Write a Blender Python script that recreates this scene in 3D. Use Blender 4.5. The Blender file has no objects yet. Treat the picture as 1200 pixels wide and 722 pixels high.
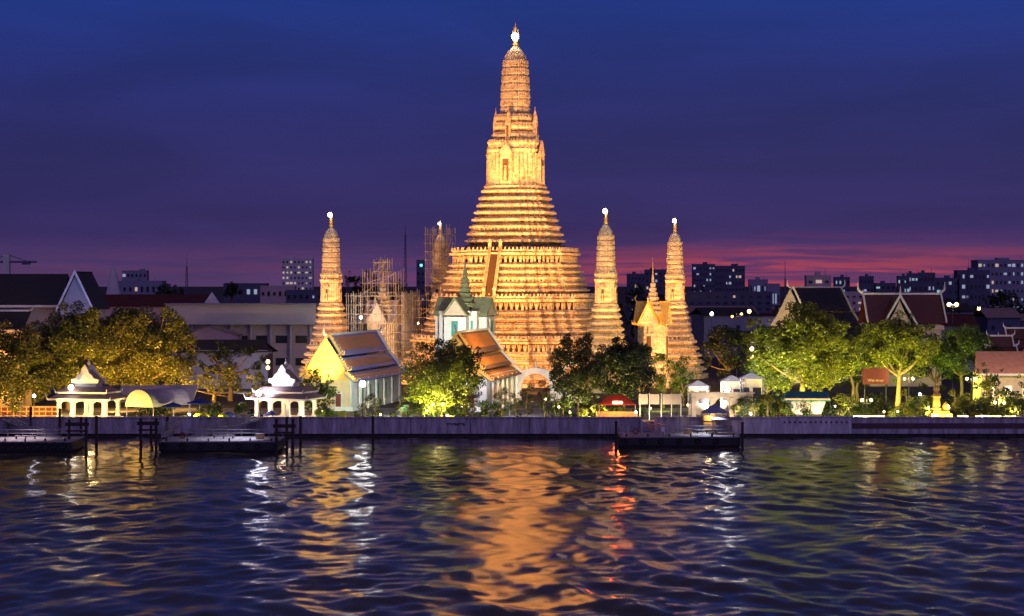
import bpy, math, random
import numpy as np
from mathutils import Vector, Matrix
R = math.radians
F, HY, CH = 2270.0, 335.0, 23.0            # focal length in photo pixels, horizon row, eye height above the river
def X(px, Y): return (px-600.0)*Y/F
def Z(py, Y): return CH-(py-HY)*Y/F
scene = bpy.context.scene
col = scene.collection

# ---------------------------------------------------------------- camera
cd = bpy.data.cameras.new('camera'); cam = bpy.data.objects.new('camera', cd); col.objects.link(cam)
cam.location = (0, 0, CH); cam.rotation_euler = (R(90), 0, 0)
cd.sensor_width = 36; cd.lens = 36*F/1200; cd.shift_y = -(361-HY)/1200
cd.clip_start = 1; cd.clip_end = 60000
scene.camera = cam
scene.view_settings.view_transform = 'Standard'; scene.view_settings.look = 'None'
scene.view_settings.exposure = 0.0; scene.view_settings.gamma = 1
scene.cycles.use_denoising = True
scene.cycles.sample_clamp_indirect = 6
scene.cycles.max_bounces = 5; scene.cycles.diffuse_bounces = 2; scene.cycles.glossy_bounces = 3
scene.cycles.transparent_max_bounces = 8

# ---------------------------------------------------------------- sky
def world():
    w = bpy.data.worlds.new("World"); scene.world = w; w.use_nodes = True
    nt = w.node_tree; nt.nodes.clear(); N = nt.nodes.new; L = nt.links.new
    out = N('ShaderNodeOutputWorld')
    tc = N('ShaderNodeTexCoord'); sp = N('ShaderNodeSeparateXYZ'); L(tc.outputs['Generated'], sp.inputs[0])
    def math_(op, a, b=None, c=None, clamp=False):
        m = N('ShaderNodeMath'); m.operation = op; m.use_clamp = clamp
        for i, v in enumerate((a, b, c)):
            if v is None: continue
            if isinstance(v, (int, float)): m.inputs[i].default_value = v
            else: L(v, m.inputs[i])
        return m.outputs[0]
    def ramp(fac, stops, interp='EASE'):
        r = N('ShaderNodeValToRGB'); L(fac, r.inputs[0]); cr = r.color_ramp; cr.interpolation = interp
        while len(cr.elements) > 1: cr.elements.remove(cr.elements[0])
        cr.elements[0].position = stops[0][0]; cr.elements[0].color = (*stops[0][1], 1)
        for p, c in stops[1:]:
            e = cr.elements.new(p); e.color = (*c, 1)
        return r.outputs[0]
    z = sp.outputs[2]; x = sp.outputs[0]; y = sp.outputs[1]
    g = ramp(math_('MULTIPLY', math_('MAXIMUM', z, 0), 2.5), [
        (0.0, (.090, .048, .145)), (.035, (.060, .037, .140)), (.065, (.031, .024, .125)), (.11, (.019, .0195, .128)), (.19, (.0135, .0175, .138)),
        (.28, (.010, .021, .170)), (.37, (.0065, .031, .235)), (.46, (.010, .020, .12)), (.60, (.015, .016, .065)), (1.0, (.024, .018, .05))], 'LINEAR')
    def noise(sx, sz, det, seed, rough=.55):
        cb = N('ShaderNodeCombineXYZ'); L(math_('MULTIPLY', x, sx), cb.inputs[0]); L(math_('MULTIPLY', y, sx*.4), cb.inputs[1])
        L(math_('ADD', math_('MULTIPLY', z, sz), seed), cb.inputs[2])
        n = N('ShaderNodeTexNoise'); n.inputs['Scale'].default_value = 1; n.inputs['Detail'].default_value = det
        n.inputs['Roughness'].default_value = rough; n.inputs['Distortion'].default_value = .6
        L(cb.outputs[0], n.inputs['Vector']); return n.outputs[0]
    n1 = noise(11, 210, 6, 3.1, .62); n2 = noise(5, 40, 3, 9.7)
    # pink evening cloud low over the right bank, faint streaks on the left
    strk = ramp(n1, [(.40, (0, 0, 0)), (.60, (1, 1, 1))], 'EASE')
    low = ramp(math_('MULTIPLY', math_('MAXIMUM', z, 0), 2.5), [(0, (.9,)*3), (.02, (1,)*3), (.040, (.8,)*3), (.056, (.12,)*3), (.078, (0,)*3)])
    side = ramp(math_('ADD', math_('MULTIPLY', x, 1.0), .5), [(.30, (.07,)*3), (.50, (.13,)*3), (.56, (.8,)*3), (.62, (1,)*3), (.78, (.75,)*3), (1, (.4,)*3)])
    edge = ramp(n2, [(.34, (.35,)*3), (.56, (1,)*3)])
    f = math_('MULTIPLY', math_('MULTIPLY', strk, low), math_('MULTIPLY', side, edge))
    glow = math_('MULTIPLY', math_('MULTIPLY', low, side), .34)
    m0 = N('ShaderNodeMixRGB'); L(glow, m0.inputs[0]); L(g, m0.inputs[1]); m0.inputs[2].default_value = (.15, .026, .095, 1)
    m1 = N('ShaderNodeMixRGB'); L(f, m1.inputs[0]); L(m0.outputs[0], m1.inputs[1]); m1.inputs[2].default_value = (.40, .060, .090, 1)
    # soft slate cloud higher up
    n3 = noise(5, 24, 4, 21.3)
    m2 = N('ShaderNodeMixRGB'); m2.blend_type = 'MULTIPLY'; m2.inputs[0].default_value = 1
    L(m1.outputs[0], m2.inputs[1]); L(ramp(n3, [(.3, (.78, .84, .84)), (.7, (1.18, 1.08, 1.06))]), m2.inputs[2])
    b1 = N('ShaderNodeBackground'); L(m2.outputs[0], b1.inputs[0]); b1.inputs[1].default_value = 1.0
    sky = N('ShaderNodeTexSky'); sky.sky_type = 'NISHITA'; sky.sun_disc = False
    sky.sun_elevation = R(-3.5); sky.sun_rotation = R(12)
    b2 = N('ShaderNodeBackground'); L(sky.outputs[0], b2.inputs[0]); b2.inputs[1].default_value = .05
    ad = N('ShaderNodeAddShader'); L(b1.outputs[0], ad.inputs[0]); L(b2.outputs[0], ad.inputs[1]); L(ad.outputs[0], out.inputs[0])
world()
# added violet fill on the river front, standing in for city and sky glow
sd = bpy.data.lights.new('violet_fill', 'SUN'); sd.energy = .60; sd.angle = R(70); sd.color = (.58, .43, 1)
so = bpy.data.objects.new('violet_fill', sd); col.objects.link(so); so.rotation_euler = (R(52), 0, R(14))

# ---------------------------------------------------------------- materials
MATS = {}
def mat(name, c, rough=.7, var=.25, scale=1.5, bump=.0, bscale=None, emit=None, es=0, metal=0, c2=None, stretch=(1, 1, 1), spec=.4, dark=None):
    m = bpy.data.materials.new(name); m.use_nodes = True; nt = m.node_tree; N = nt.nodes.new; L = nt.links.new
    b = nt.nodes['Principled BSDF']; b.inputs['Roughness'].default_value = rough; b.inputs['Metallic'].default_value = metal
    b.inputs['Specular IOR Level'].default_value = spec
    tc = N('ShaderNodeTexCoord'); mp = N('ShaderNodeMapping'); mp.inputs['Scale'].default_value = stretch
    L(tc.outputs['Object'], mp.inputs[0])
    n = N('ShaderNodeTexNoise'); n.inputs['Scale'].default_value = scale; n.inputs['Detail'].default_value = 6; n.inputs['Roughness'].default_value = .65
    L(mp.outputs[0], n.inputs['Vector'])
    r = N('ShaderNodeValToRGB'); L(n.outputs[0], r.inputs[0])
    a = [max(0, v*(1-var)) for v in c]; d = [min(1, v*(1+var*.6)) for v in (c2 or c)]
    r.color_ramp.elements[0].position = .32; r.color_ramp.elements[0].color = (*a, 1)
    r.color_ramp.elements[1].position = .68; r.color_ramp.elements[1].color = (*d, 1)
    L(r.outputs[0], b.inputs['Base Color'])
    if bump:
        bn = N('ShaderNodeTexNoise'); bn.inputs['Scale'].default_value = bscale or scale*5; bn.inputs['Detail'].default_value = 5
        L(mp.outputs[0], bn.inputs['Vector'])
        bp = N('ShaderNodeBump'); bp.inputs['Strength'].default_value = bump; bp.inputs['Distance'].default_value = .12
        L(bn.outputs[0], bp.inputs['Height']); L(bp.outputs[0], b.inputs['Normal'])
    if emit:
        b.inputs['Emission Color'].default_value = (*emit, 1); b.inputs['Emission Strength'].default_value = es
    MATS[name] = m; return m

def stone_mat(name, light, dark, cell):
    """lime plaster set with broken porcelain: small pale and brown shards in courses, soot in the joints"""
    m = bpy.data.materials.new(name); m.use_nodes = True; nt = m.node_tree; N = nt.nodes.new; L = nt.links.new
    b = nt.nodes['Principled BSDF']; b.inputs['Roughness'].default_value = .62
    tc = N('ShaderNodeTexCoord')
    v = N('ShaderNodeTexVoronoi'); v.inputs['Scale'].default_value = cell; L(tc.outputs['Object'], v.inputs['Vector'])
    mp = N('ShaderNodeMapping'); mp.inputs['Scale'].default_value = (.35, .35, 1.6); L(tc.outputs['Object'], mp.inputs[0])
    n = N('ShaderNodeTexNoise'); n.inputs['Scale'].default_value = 1.1; n.inputs['Detail'].default_value = 8; n.inputs['Roughness'].default_value = .75
    L(mp.outputs[0], n.inputs['Vector'])
    n2 = N('ShaderNodeTexNoise'); n2.inputs['Scale'].default_value = 2.2; n2.inputs['Detail'].default_value = 6; n2.inputs['Roughness'].default_value = .8
    L(tc.outputs['Object'], n2.inputs['Vector'])
    sp = N('ShaderNodeSeparateColor'); L(v.outputs['Color'], sp.inputs[0])
    r1 = N('ShaderNodeValToRGB'); L(sp.outputs[0], r1.inputs[0]); cr = r1.color_ramp
    cr.elements[0].position = 0; cr.elements[0].color = (*dark, 1); cr.elements[1].position = 1; cr.elements[1].color = (*light, 1)
    e = cr.elements.new(.12); e.color = (*[a*.5+b_*.5 for a, b_ in zip(dark, light)], 1)
    e = cr.elements.new(.30); e.color = (*[a*.12+b_*.88 for a, b_ in zip(dark, light)], 1)
    r2 = N('ShaderNodeValToRGB'); L(n.outputs[0], r2.inputs[0]); r2.color_ramp.elements[0].position = .36; r2.color_ramp.elements[0].color = (.58, .46, .36, 1)
    r2.color_ramp.elements[1].position = .56; r2.color_ramp.elements[1].color = (1, 1, 1, 1)
    mx = N('ShaderNodeMixRGB'); mx.blend_type = 'MULTIPLY'; mx.inputs[0].default_value = 1; L(r1.outputs[0], mx.inputs[1]); L(r2.outputs[0], mx.inputs[2])
    L(mx.outputs[0], b.inputs['Base Color'])
    bp = N('ShaderNodeBump'); bp.inputs['Strength'].default_value = .35; bp.inputs['Distance'].default_value = .10; L(n2.outputs[0], bp.inputs['Height'])
    bp2 = N('ShaderNodeBump'); bp2.inputs['Strength'].default_value = .6; bp2.inputs['Distance'].default_value = .1; L(v.outputs['Distance'], bp2.inputs['Height'])
    L(bp.outputs[0], bp2.inputs['Normal']); L(bp2.outputs[0], b.inputs['Normal'])
    MATS[name] = m; return m

def tile_mat(name, c, c2, rough=.45, courses=3.0):
    """glazed roof tiles: courses of slightly different fired colour"""
    m = bpy.data.materials.new(name); m.use_nodes = True; nt = m.node_tree; N = nt.nodes.new; L = nt.links.new
    b = nt.nodes['Principled BSDF']; b.inputs['Roughness'].default_value = rough
    tc = N('ShaderNodeTexCoord')
    w = N('ShaderNodeTexWave'); w.bands_direction = 'Z'; w.inputs['Scale'].default_value = courses; w.inputs['Distortion'].default_value = .6; L(tc.outputs['Object'], w.inputs['Vector'])
    n = N('ShaderNodeTexNoise'); n.inputs['Scale'].default_value = 1.2; n.inputs['Detail'].default_value = 7; L(tc.outputs['Object'], n.inputs['Vector'])
    mt = N('ShaderNodeMath'); mt.operation = 'MULTIPLY_ADD'; L(w.outputs['Fac'], mt.inputs[0]); mt.inputs[1].default_value = .35; L(n.outputs[0], mt.inputs[2])
    r = N('ShaderNodeValToRGB'); L(mt.outputs[0], r.inputs[0]); r.color_ramp.elements[0].position = .35; r.color_ramp.elements[0].color = (*c, 1)
    r.color_ramp.elements[1].position = .95; r.color_ramp.elements[1].color = (*c2, 1); L(r.outputs[0], b.inputs['Base Color'])
    bp = N('ShaderNodeBump'); bp.inputs['Strength'].default_value = .5; bp.inputs['Distance'].default_value = .06; L(w.outputs['Fac'], bp.inputs['Height']); L(bp.outputs[0], b.inputs['Normal'])
    MATS[name] = m; return m

def leaf_mat(name, c, c2):
    m = bpy.data.materials.new(name); m.use_nodes = True; nt = m.node_tree; nt.nodes.clear(); N = nt.nodes.new; L = nt.links.new
    out = N('ShaderNodeOutputMaterial'); gi = N('ShaderNodeNewGeometry'); n = N('ShaderNodeTexNoise'); tc = N('ShaderNodeTexCoord')
    n.inputs['Scale'].default_value = .8; n.inputs['Detail'].default_value = 5; L(tc.outputs['Object'], n.inputs['Vector'])
    mt = N('ShaderNodeMath'); mt.operation = 'MULTIPLY_ADD'; L(gi.outputs['Random Per Island'], mt.inputs[0]); mt.inputs[1].default_value = .55; L(n.outputs[0], mt.inputs[2])
    r = N('ShaderNodeValToRGB'); L(mt.outputs[0], r.inputs[0]); r.color_ramp.elements[0].position = .35; r.color_ramp.elements[0].color = (*c, 1)
    r.color_ramp.elements[1].position = 1; r.color_ramp.elements[1].color = (*c2, 1)
    d = N('ShaderNodeBsdfDiffuse'); t = N('ShaderNodeBsdfTranslucent'); g = N('ShaderNodeBsdfGlossy'); g.inputs['Roughness'].default_value = .45
    L(r.outputs[0], d.inputs[0]); L(r.outputs[0], t.inputs[0])
    a = N('ShaderNodeMixShader'); a.inputs[0].default_value = .4; L(d.outputs[0], a.inputs[1]); L(t.outputs[0], a.inputs[2])
    a2 = N('ShaderNodeMixShader'); a2.inputs[0].default_value = .05; L(a.outputs[0], a2.inputs[1]); L(g.outputs[0], a2.inputs[2]); L(a2.outputs[0], out.inputs[0])
    MATS[name] = m; return m

def water_mat():
    m = bpy.data.materials.new('river_water'); m.use_nodes = True; nt = m.node_tree; N = nt.nodes.new; L = nt.links.new
    b = nt.nodes['Principled BSDF']; b.inputs['Base Color'].default_value = (.055, .042, .030, 1)
    b.inputs['Roughness'].default_value = .17; b.inputs['IOR'].default_value = 1.5; b.inputs['Specular IOR Level'].default_value = 1.0
    g = N('ShaderNodeNewGeometry')
    def nz(sc, det, dist, ang, sx, off=0):
        mp = N('ShaderNodeMapping'); mp.inputs['Rotation'].default_value = (0, 0, R(ang)); mp.inputs['Scale'].default_value = (sx, 1, 1); mp.inputs['Location'].default_value = (off, off, 0)
        L(g.outputs['Position'], mp.inputs[0]); n = N('ShaderNodeTexNoise'); n.inputs['Scale'].default_value = sc; n.inputs['Detail'].default_value = det
        n.inputs['Roughness'].default_value = .5; n.inputs['Distortion'].default_value = dist; L(mp.outputs[0], n.inputs['Vector']); return n.outputs[0]
    last = None
    for (sc, det, dist, ang, sx, dd, off) in ((1.1, 2.0, .8, -8, .6, .013, 17), (3.0, 1.0, .6, 14, .7, .003, 31)):
        bp = N('ShaderNodeBump'); bp.inputs['Strength'].default_value = 1; bp.inputs['Distance'].default_value = dd
        L(nz(sc, det, dist, ang, sx, off), bp.inputs['Height'])
        if last: L(last, bp.inputs['Normal'])
        last = bp.outputs[0]
    L(last, b.inputs['Normal']); MATS['river_water'] = m; return m

water_mat()
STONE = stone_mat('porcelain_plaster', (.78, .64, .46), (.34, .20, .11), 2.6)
stone_mat('recess_shade', (.54, .35, .21), (.28, .15, .08), 2.6)  # darker copy of the plaster, shade of necks and gaps put into the colour
STONE_S = stone_mat('small_prang_plaster', (.78, .66, .48), (.46, .32, .20), 3.2)
mat('stair_shade', (.07, .035, .02), .85, .3, 2)  # near-black: the shadow between the balustrades is put into the colour
mat('niche_shade', (.17, .08, .04), .8, .4, 2)  # shade of recesses and openings put into the colour as dark brown
mat('gilded', (.85, .55, .13), .35, .15, 2, metal=.25)
mat('white_plaster', (.72, .70, .66), .7, .12, .9, .15)
mat('cream_plaster', (.62, .50, .36), .7, .15, .9, .15)
mat('concrete', (.34, .32, .33), .85, .25, .5, .2, 4)
mat('wall_concrete', (.42, .38, .44), .85, .55, .9, .3, 3, stretch=(1.6, 1, .25))
mat('pale_wall', (.58, .55, .60), .85, .4, 1.0, .2, 3, stretch=(1.6, 1, .25))
mat('dark_band', (.10, .06, .07), .8, .3, .6)
mat('wet_base', (.03, .028, .03), .5, .4, .8)
mat('asphalt_ground', (.055, .05, .05), .95, .4, .05)
mat('paving', (.26, .24, .22), .9, .3, .4, .2, 2)
mat('timber_dark', (.045, .03, .025), .8, .4, 1.5)
mat('hull_black', (.02, .02, .025), .5, .3, 1)
mat('deck_planks', (.36, .34, .36), .8, .35, .7, stretch=(3, .4, 1))
mat('rail_metal', (.30, .29, .33), .45, .15, 1, metal=.3)
mat('pole_dark', (.05, .05, .055), .5, .2, 1)
mat('scaffold_pipe', (.40, .34, .28), .6, .3, 1)
mat('scaffold_board', (.34, .24, .15), .85, .35, 1)
mat('bark', (.20, .14, .09), .9, .35, 3, .5)
mat('trim_white', (.74, .71, .68), .6, .12, 1)
mat('trim_blue', (.13, .19, .50), .45, .25, 1)
mat('trim_green', (.05, .16, .11), .45, .25, 1)
mat('window_dark', (.03, .03, .045), .2, .2, 1)
mat('shutter_green', (.05, .30, .24), .55, .2, 2)
mat('shutter_red', (.17, .035, .03), .55, .2, 2)
mat('awning_cream', (.72, .58, .30), .75, .12, 1)
mat('awning_grey', (.30, .26, .30), .8, .2, .7)
mat('blue_canvas', (.03, .05, .22), .75, .2, 1)
mat('teal_canvas', (.04, .22, .17), .7, .2, 1)
mat('tent_blue', (.22, .26, .36), .7, .15, 1)
mat('red_panel', (.15, .025, .015), .6, .2, 1)
mat('red_canvas', (.22, .03, .015), .7, .2, 1)
mat('yellow_paint', (.60, .68, .02), .5, .12, 1)
mat('booth_wood', (.52, .33, .13), .7, .3, 1.5)
mat('city_grey', (.24, .24, .34), .8, .2, .02)
mat('city_pale', (.60, .56, .58), .8, .2, .02)
mat('city_dark', (.09, .09, .16), .8, .2, .02)
mat('roof_dark', (.035, .025, .03), .8, .35, .3)
mat('pink_wall', (.46, .34, .36), .85, .15, .12)
mat('long_white', (.40, .38, .41), .85, .12, .08)
tile_mat('tiles_orange', (.50, .14, .02), (.80, .30, .05))
tile_mat('tiles_maroon', (.045, .007, .008), (.085, .016, .014))
tile_mat('tiles_brown', (.15, .07, .05), (.26, .14, .09))
tile_mat('tiles_green', (.14, .17, .09), (.30, .32, .18))
tile_mat('tiles_inlay', (.34, .15, .10), (.52, .24, .14))
tile_mat('tiles_grey', (.20, .13, .12), (.34, .24, .22))
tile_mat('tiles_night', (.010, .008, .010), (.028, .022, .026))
tile_mat('tiles_terracotta', (.50, .20, .12), (.70, .36, .24))
leaf_mat('leaf_green', (.030, .065, .012), (.085, .13, .02))
leaf_mat('leaf_olive', (.055, .075, .012), (.13, .14, .02))
leaf_mat('leaf_dark', (.014, .028, .012), (.04, .055, .018))
leaf_mat('leaf_gold', (.040, .055, .012), (.13, .125, .02))
leaf_mat('leaf_lime', (.06, .075, .010), (.15, .15, .015))
WARM, AMBER, WHITE, COOL, GREENW, RED = (1, .74, .38), (1, .50, .13), (1, .93, .82), (.80, .82, 1), (.80, 1, .55), (1, .12, .02)
for nm, c, s in (('bulb_warm', (1, .60, .18), 5), ('bulb_amber', AMBER, 5), ('bulb_white', WHITE, 16), ('bulb_cool', COOL, 14), ('bulb_green', GREENW, 5), ('bulb_red', (1, .22, .08), 30),
                 ('lit_window', (1, .74, .45), .42), ('lit_window_cool', (.62, .80, 1), .32), ('lit_window_green', (.5, 1, .85), .40), ('lit_room', (1, .72, .36), 1.4), ('bulb_cyan', (.15, .8, .9), 1.6)):
    mat(nm, (.8, .8, .8), .5, .02, 1, emit=c, es=s)

# ---------------------------------------------------------------- mesh builder
class MB:
    def __init__(s): s.v = []; s.f = []; s.m = []; s.sm = []
    def add(s, vs, fs, mi=0, smooth=False):
        o = len(s.v); s.v += [tuple(p) for p in vs]
        for f in fs: s.f.append([o+i for i in f]); s.m.append(mi); s.sm.append(smooth)
    def box(s, c, d, rz=0, mi=0, taper=1.0):
        hx, hy, hz = d[0]/2, d[1]/2, d[2]/2; cs, sn = math.cos(rz), math.sin(rz); vs = []
        for z, t in ((-hz, 1), (hz, taper)):
            for x, y in ((-hx, -hy), (hx, -hy), (hx, hy), (-hx, hy)):
                x2, y2 = x*t, y*t; vs.append((c[0]+x2*cs-y2*sn, c[1]+x2*sn+y2*cs, c[2]+z))
        s.add(vs, [(3, 2, 1, 0), (4, 5, 6, 7), (0, 1, 5, 4), (1, 2, 6, 5), (2, 3, 7, 6), (3, 0, 4, 7)], mi); return s
    def slab(s, p, t=.15, mi=0):
        p = [Vector(q) for q in p]; n = (p[1]-p[0]).cross(p[2]-p[0]).normalized()*t; k = len(p)
        s.add([*p, *[q-n for q in p]], [tuple(range(k)), tuple(reversed(range(k, 2*k)))]+[(i, i+k, (i+1) % k+k, (i+1) % k) for i in range(k)], mi); return s
    def tube(s, a, b, r0, r1=None, n=8, mi=0):
        r1 = r0 if r1 is None else r1; a, b = Vector(a), Vector(b); d = (b-a).normalized()
        u = d.orthogonal().normalized(); w = d.cross(u); vs = []
        for c, r in ((a, r0), (b, r1)):
            for i in range(n):
                t = 2*math.pi*i/n; vs.append(c+u*r*math.cos(t)+w*r*math.sin(t))
        s.add(vs, [(i, (i+1) % n, (i+1) % n+n, i+n) for i in range(n)], mi, n > 6); s.add(vs[:n], [tuple(reversed(range(n)))], mi); s.add(vs[n:], [tuple(range(n))], mi); return s
    def path(s, pts, rs, n=7, mi=0):
        for i in range(len(pts)-1): s.tube(pts[i], pts[i+1], rs[i], rs[i+1], n, mi)
        return s
    def loft(s, rings, mi=0, smooth=False, cap=True):
        n = len(rings[0]); vs = [p for r in rings for p in r]; fs = []
        for k in range(len(rings)-1):
            for i in range(n): j = (i+1) % n; fs.append((k*n+i, k*n+j, (k+1)*n+j, (k+1)*n+i))
        s.add(vs, fs, mi, smooth)
        if cap: s.add(rings[0], [tuple(reversed(range(n)))], mi); s.add(rings[-1], [tuple(range(n))], mi)
        return s
    def lathe(s, prof, c=(0, 0, 0), n=16, mi=0, smooth=True, ph=0):
        s.loft([[(c[0]+r*math.cos(2*math.pi*i/n+ph), c[1]+r*math.sin(2*math.pi*i/n+ph), c[2]+z) for i in range(n)] for z, r in prof], mi, smooth); return s
    def ball(s, c, r, n=10, mi=0, sz=1):
        s.lathe([(-r*sz*math.cos(math.pi*k/8), max(.001, r*math.sin(math.pi*k/8))) for k in range(9)], c, n, mi); return s
    def extr(s, poly, y0, y1, mi=0):        # polygon in x,z pushed along y
        k = len(poly); vs = [(x, y0, z) for x, z in poly]+[(x, y1, z) for x, z in poly]
        s.add(vs, [tuple(range(k)), tuple(reversed(range(k, 2*k)))]+[(i, i+k, (i+1) % k+k, (i+1) % k) for i in range(k)], mi); return s
    def rot(s, a, c=(0, 0)):
        cs, sn = math.cos(a), math.sin(a); s.v = [(c[0]+(x-c[0])*cs-(y-c[1])*sn, c[1]+(x-c[0])*sn+(y-c[1])*cs, z) for x, y, z in s.v]; return s
    def build(s, name, mats, parent=None, loc=(0, 0, 0)):
        me = bpy.data.meshes.new(name); me.from_pydata(s.v, [], s.f); 
        if isinstance(mats, str): mats = [mats]
        for m in mats: me.materials.append(MATS[m])
        me.polygons.foreach_set('material_index', s.m); me.polygons.foreach_set('use_smooth', s.sm); me.update()
        o = bpy.data.objects.new(name, me); col.objects.link(o); o.location = loc
        if parent: o.parent = parent
        return o
def tag(o, label=None, cat=None, group=None, kind=None):
    if label: o['label'] = label
    if cat: o['category'] = cat
    if group: o['group'] = group
    if kind: o['kind'] = kind
    return o
def thing(name, label, cat, loc=(0, 0, 0), rz=0, group=None):
    o = bpy.data.objects.new(name, None); col.objects.link(o); o.location = loc; o.rotation_euler = (0, 0, rz); o.empty_display_size = .3
    return tag(o, label, cat, group)
KIDS = {}
def copy_tree(o, label=None, loc=None, rz=None, parent=None, group=None):
    c = o.copy(); col.objects.link(c)
    if parent: c.parent = parent
    for ch in o.children: copy_tree(ch, parent=c)
    if label: c['label'] = label
    if group: c['group'] = group
    if loc is not None: c.location = loc
    if rz is not None: c.rotation_euler = (0, 0, rz)
    return c
def light(kind, loc, power, color, radius=.3, target=None, angle=60, blend=.6, parent=None):
    d = bpy.data.lights.new('lamp_or_fill', kind); d.energy = power; d.color = color; d.shadow_soft_size = radius
    o = bpy.data.objects.new('lamp_or_fill', d); col.objects.link(o); o.location = loc
    if kind == 'SPOT': d.spot_size = R(angle); d.spot_blend = blend
    if target is not None: o.rotation_euler = (Vector(target)-Vector(loc)).to_track_quat('-Z', 'Y').to_euler()
    if parent: o.parent = parent
    return o
GZ = 2.2      # temple ground above the river

# ---------------------------------------------------------------- setting
def river():
    # near water is a real wave surface; it joins flat water far out to the sides and behind the viewer
    rg = np.random.default_rng(11); xs = np.arange(-150, 150.01, .5); ys = np.concatenate([np.arange(60, 296.01, .42)])
    gx, gy = np.meshgrid(xs, ys); h = np.zeros_like(gx)
    wx = 1.3*np.sin(gx*.11+gy*.07)+.9*np.sin(gx*.05-gy*.13+2); wy = 1.2*np.sin(gx*.09-gy*.05+1)+.8*np.sin(gx*.17+gy*.06)
    for k in range(46):
        lam = 2.2*(5.2)**rg.random(); a = rg.uniform(0, math.pi); q = 2*math.pi/lam; ph = rg.random()*6.283
        amp = lam/(2*math.pi)*(.0046+.027*abs(math.cos(a)))
        h += amp*np.sin(q*(math.cos(a)*(gx+wx)+math.sin(a)*(gy+wy))+ph)
    h *= .75+.35*np.sin(gx*.045+1.3)*np.sin(gy*.06)
    ed = np.minimum(np.minimum(gx+150, 150-gx)/12, (gy-60)/10); h *= np.clip(ed, 0, 1)
    co = np.stack([gx, gy, h], -1).reshape(-1, 3); ny, nx = gx.shape; i = np.arange(ny-1)[:, None]*nx+np.arange(nx-1)[None, :]; f = np.stack([i, i+1, i+nx+1, i+nx], -1).reshape(-1, 4)
    extra = np.array([(-6000, -600, 0), (6000, -600, 0), (6000, 296.3, 0), (-6000, 296.3, 0), (-150, 60, 0), (150, 60, 0), (xs[-1], ys[-1], 0), (xs[0], ys[-1], 0)], float); n0 = len(co)
    f2 = np.array([(n0, n0+1, n0+5, n0+4), (n0+1, n0+2, n0+6, n0+5), (n0+3, n0, n0+4, n0+7)])
    co = np.concatenate([co, extra]); f = np.concatenate([f, f2]); n = len(f)
    me = bpy.data.meshes.new('river'); me.vertices.add(len(co)); me.vertices.foreach_set('co', co.ravel()); me.loops.add(4*n); me.loops.foreach_set('vertex_index', f.ravel())
    me.polygons.add(n); me.polygons.foreach_set('loop_start', np.arange(n)*4); me.polygons.foreach_set('loop_total', np.full(n, 4)); me.polygons.foreach_set('use_smooth', np.ones(n, bool)); me.update(calc_edges=True)
    me.materials.append(MATS['river_water']); o = bpy.data.objects.new('river', me); col.objects.link(o); tag(o, kind='structure')
river()
m = MB(); m.add([(-40000, 330, GZ), (40000, 330, GZ), (40000, 55000, GZ), (-40000, 55000, GZ)], [(0, 1, 2, 3)]); tag(m.build('ground', 'asphalt_ground'), kind='structure')
m = MB(); m.add([(-6000, 294.6, GZ), (6000, 294.6, GZ), (6000, 330, GZ), (-6000, 330, GZ)], [(0, 1, 2, 3)]); tag(m.build('riverside_path', 'paving'), kind='structure')

def emb(px0, px1, label, m_, top=2.95, extra=None, Y=294.0):
    x0, x1 = X(px0, Y), X(px1, Y); w = x1-x0
    t = thing('embankment_wall', label, 'river wall', ((x0+x1)/2, Y, 0))
    b = MB(); b.box((0, .3, (top+.55)/2), (w-.04, .6, top-.55)); n = max(1, int(w/6))
    b.build('wall_face', m_, t)
    MB().box((0, .25, top+.07), (w-.02, .8, .14)).build('coping', m_, t)
    b = MB(); b.box((0, .75, -.2), (w, .6, 1.5))
    k = max(2, int(w/2.2))
    for i in range(k): b.tube((-w/2+(i+.5)*w/k, .35, -1), (-w/2+(i+.5)*w/k, .35, .55), .16)
    b.build('footing', 'wet_base', t)
    if extra: extra(t, w, top)
    return t
def joints(t, w, top):
    b = MB()
    for i in range(1, max(2, int(w/9))): b.box((-w/2+i*9, -.02, 1.7), (.12, .04, 2.2))
    b.build('joint', 'dark_band', t)
def writing(t, w, top):
    joints(t, w, top); d = bpy.data.curves.new('wall_lettering', 'FONT'); return
emb(-60, 128, 'purplish concrete river wall behind the left pontoon, below the bright white pavilion', 'wall_concrete', extra=joints)
emb(128, 412, 'purplish concrete river wall running behind the middle pontoon', 'wall_concrete', extra=joints)
wl = emb(412, 751, 'long purplish river wall in front of the orange roofed hall, with small dark lettering', 'wall_concrete', extra=joints)
emb(770, 858, 'short river wall with two pale panels behind the right pontoon', 'wall_concrete', extra=lambda t, w, top: [MB().box((dx, -.03, 1.9), (1.9, .05, 1.1)).build('panel', 'pale_wall', t) for dx in (.3, 2.4)])
emb(858, 914, 'plain greyish river wall between the right pontoon and the dotted wall', 'pale_wall')
def dots(t, w, top):
    b = MB()
    for i in range(13): b.box((-w/2+.7+i*(w-1.4)/12, -.03, 2.3), (.28, .05, .28))
    b.build('drain_holes', 'dark_band', t)
emb(914, 998, 'pale river wall with a row of small square drain holes', 'pale_wall', 3.05, dots)
emb(998, 1270, 'low river wall with a dark band along it, below the golden statue', 'wall_concrete', extra=lambda t, w, top: MB().box((0, -.04, 1.75), (w-.1, .08, .8)).build('dark_band', 'dark_band', t))
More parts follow.
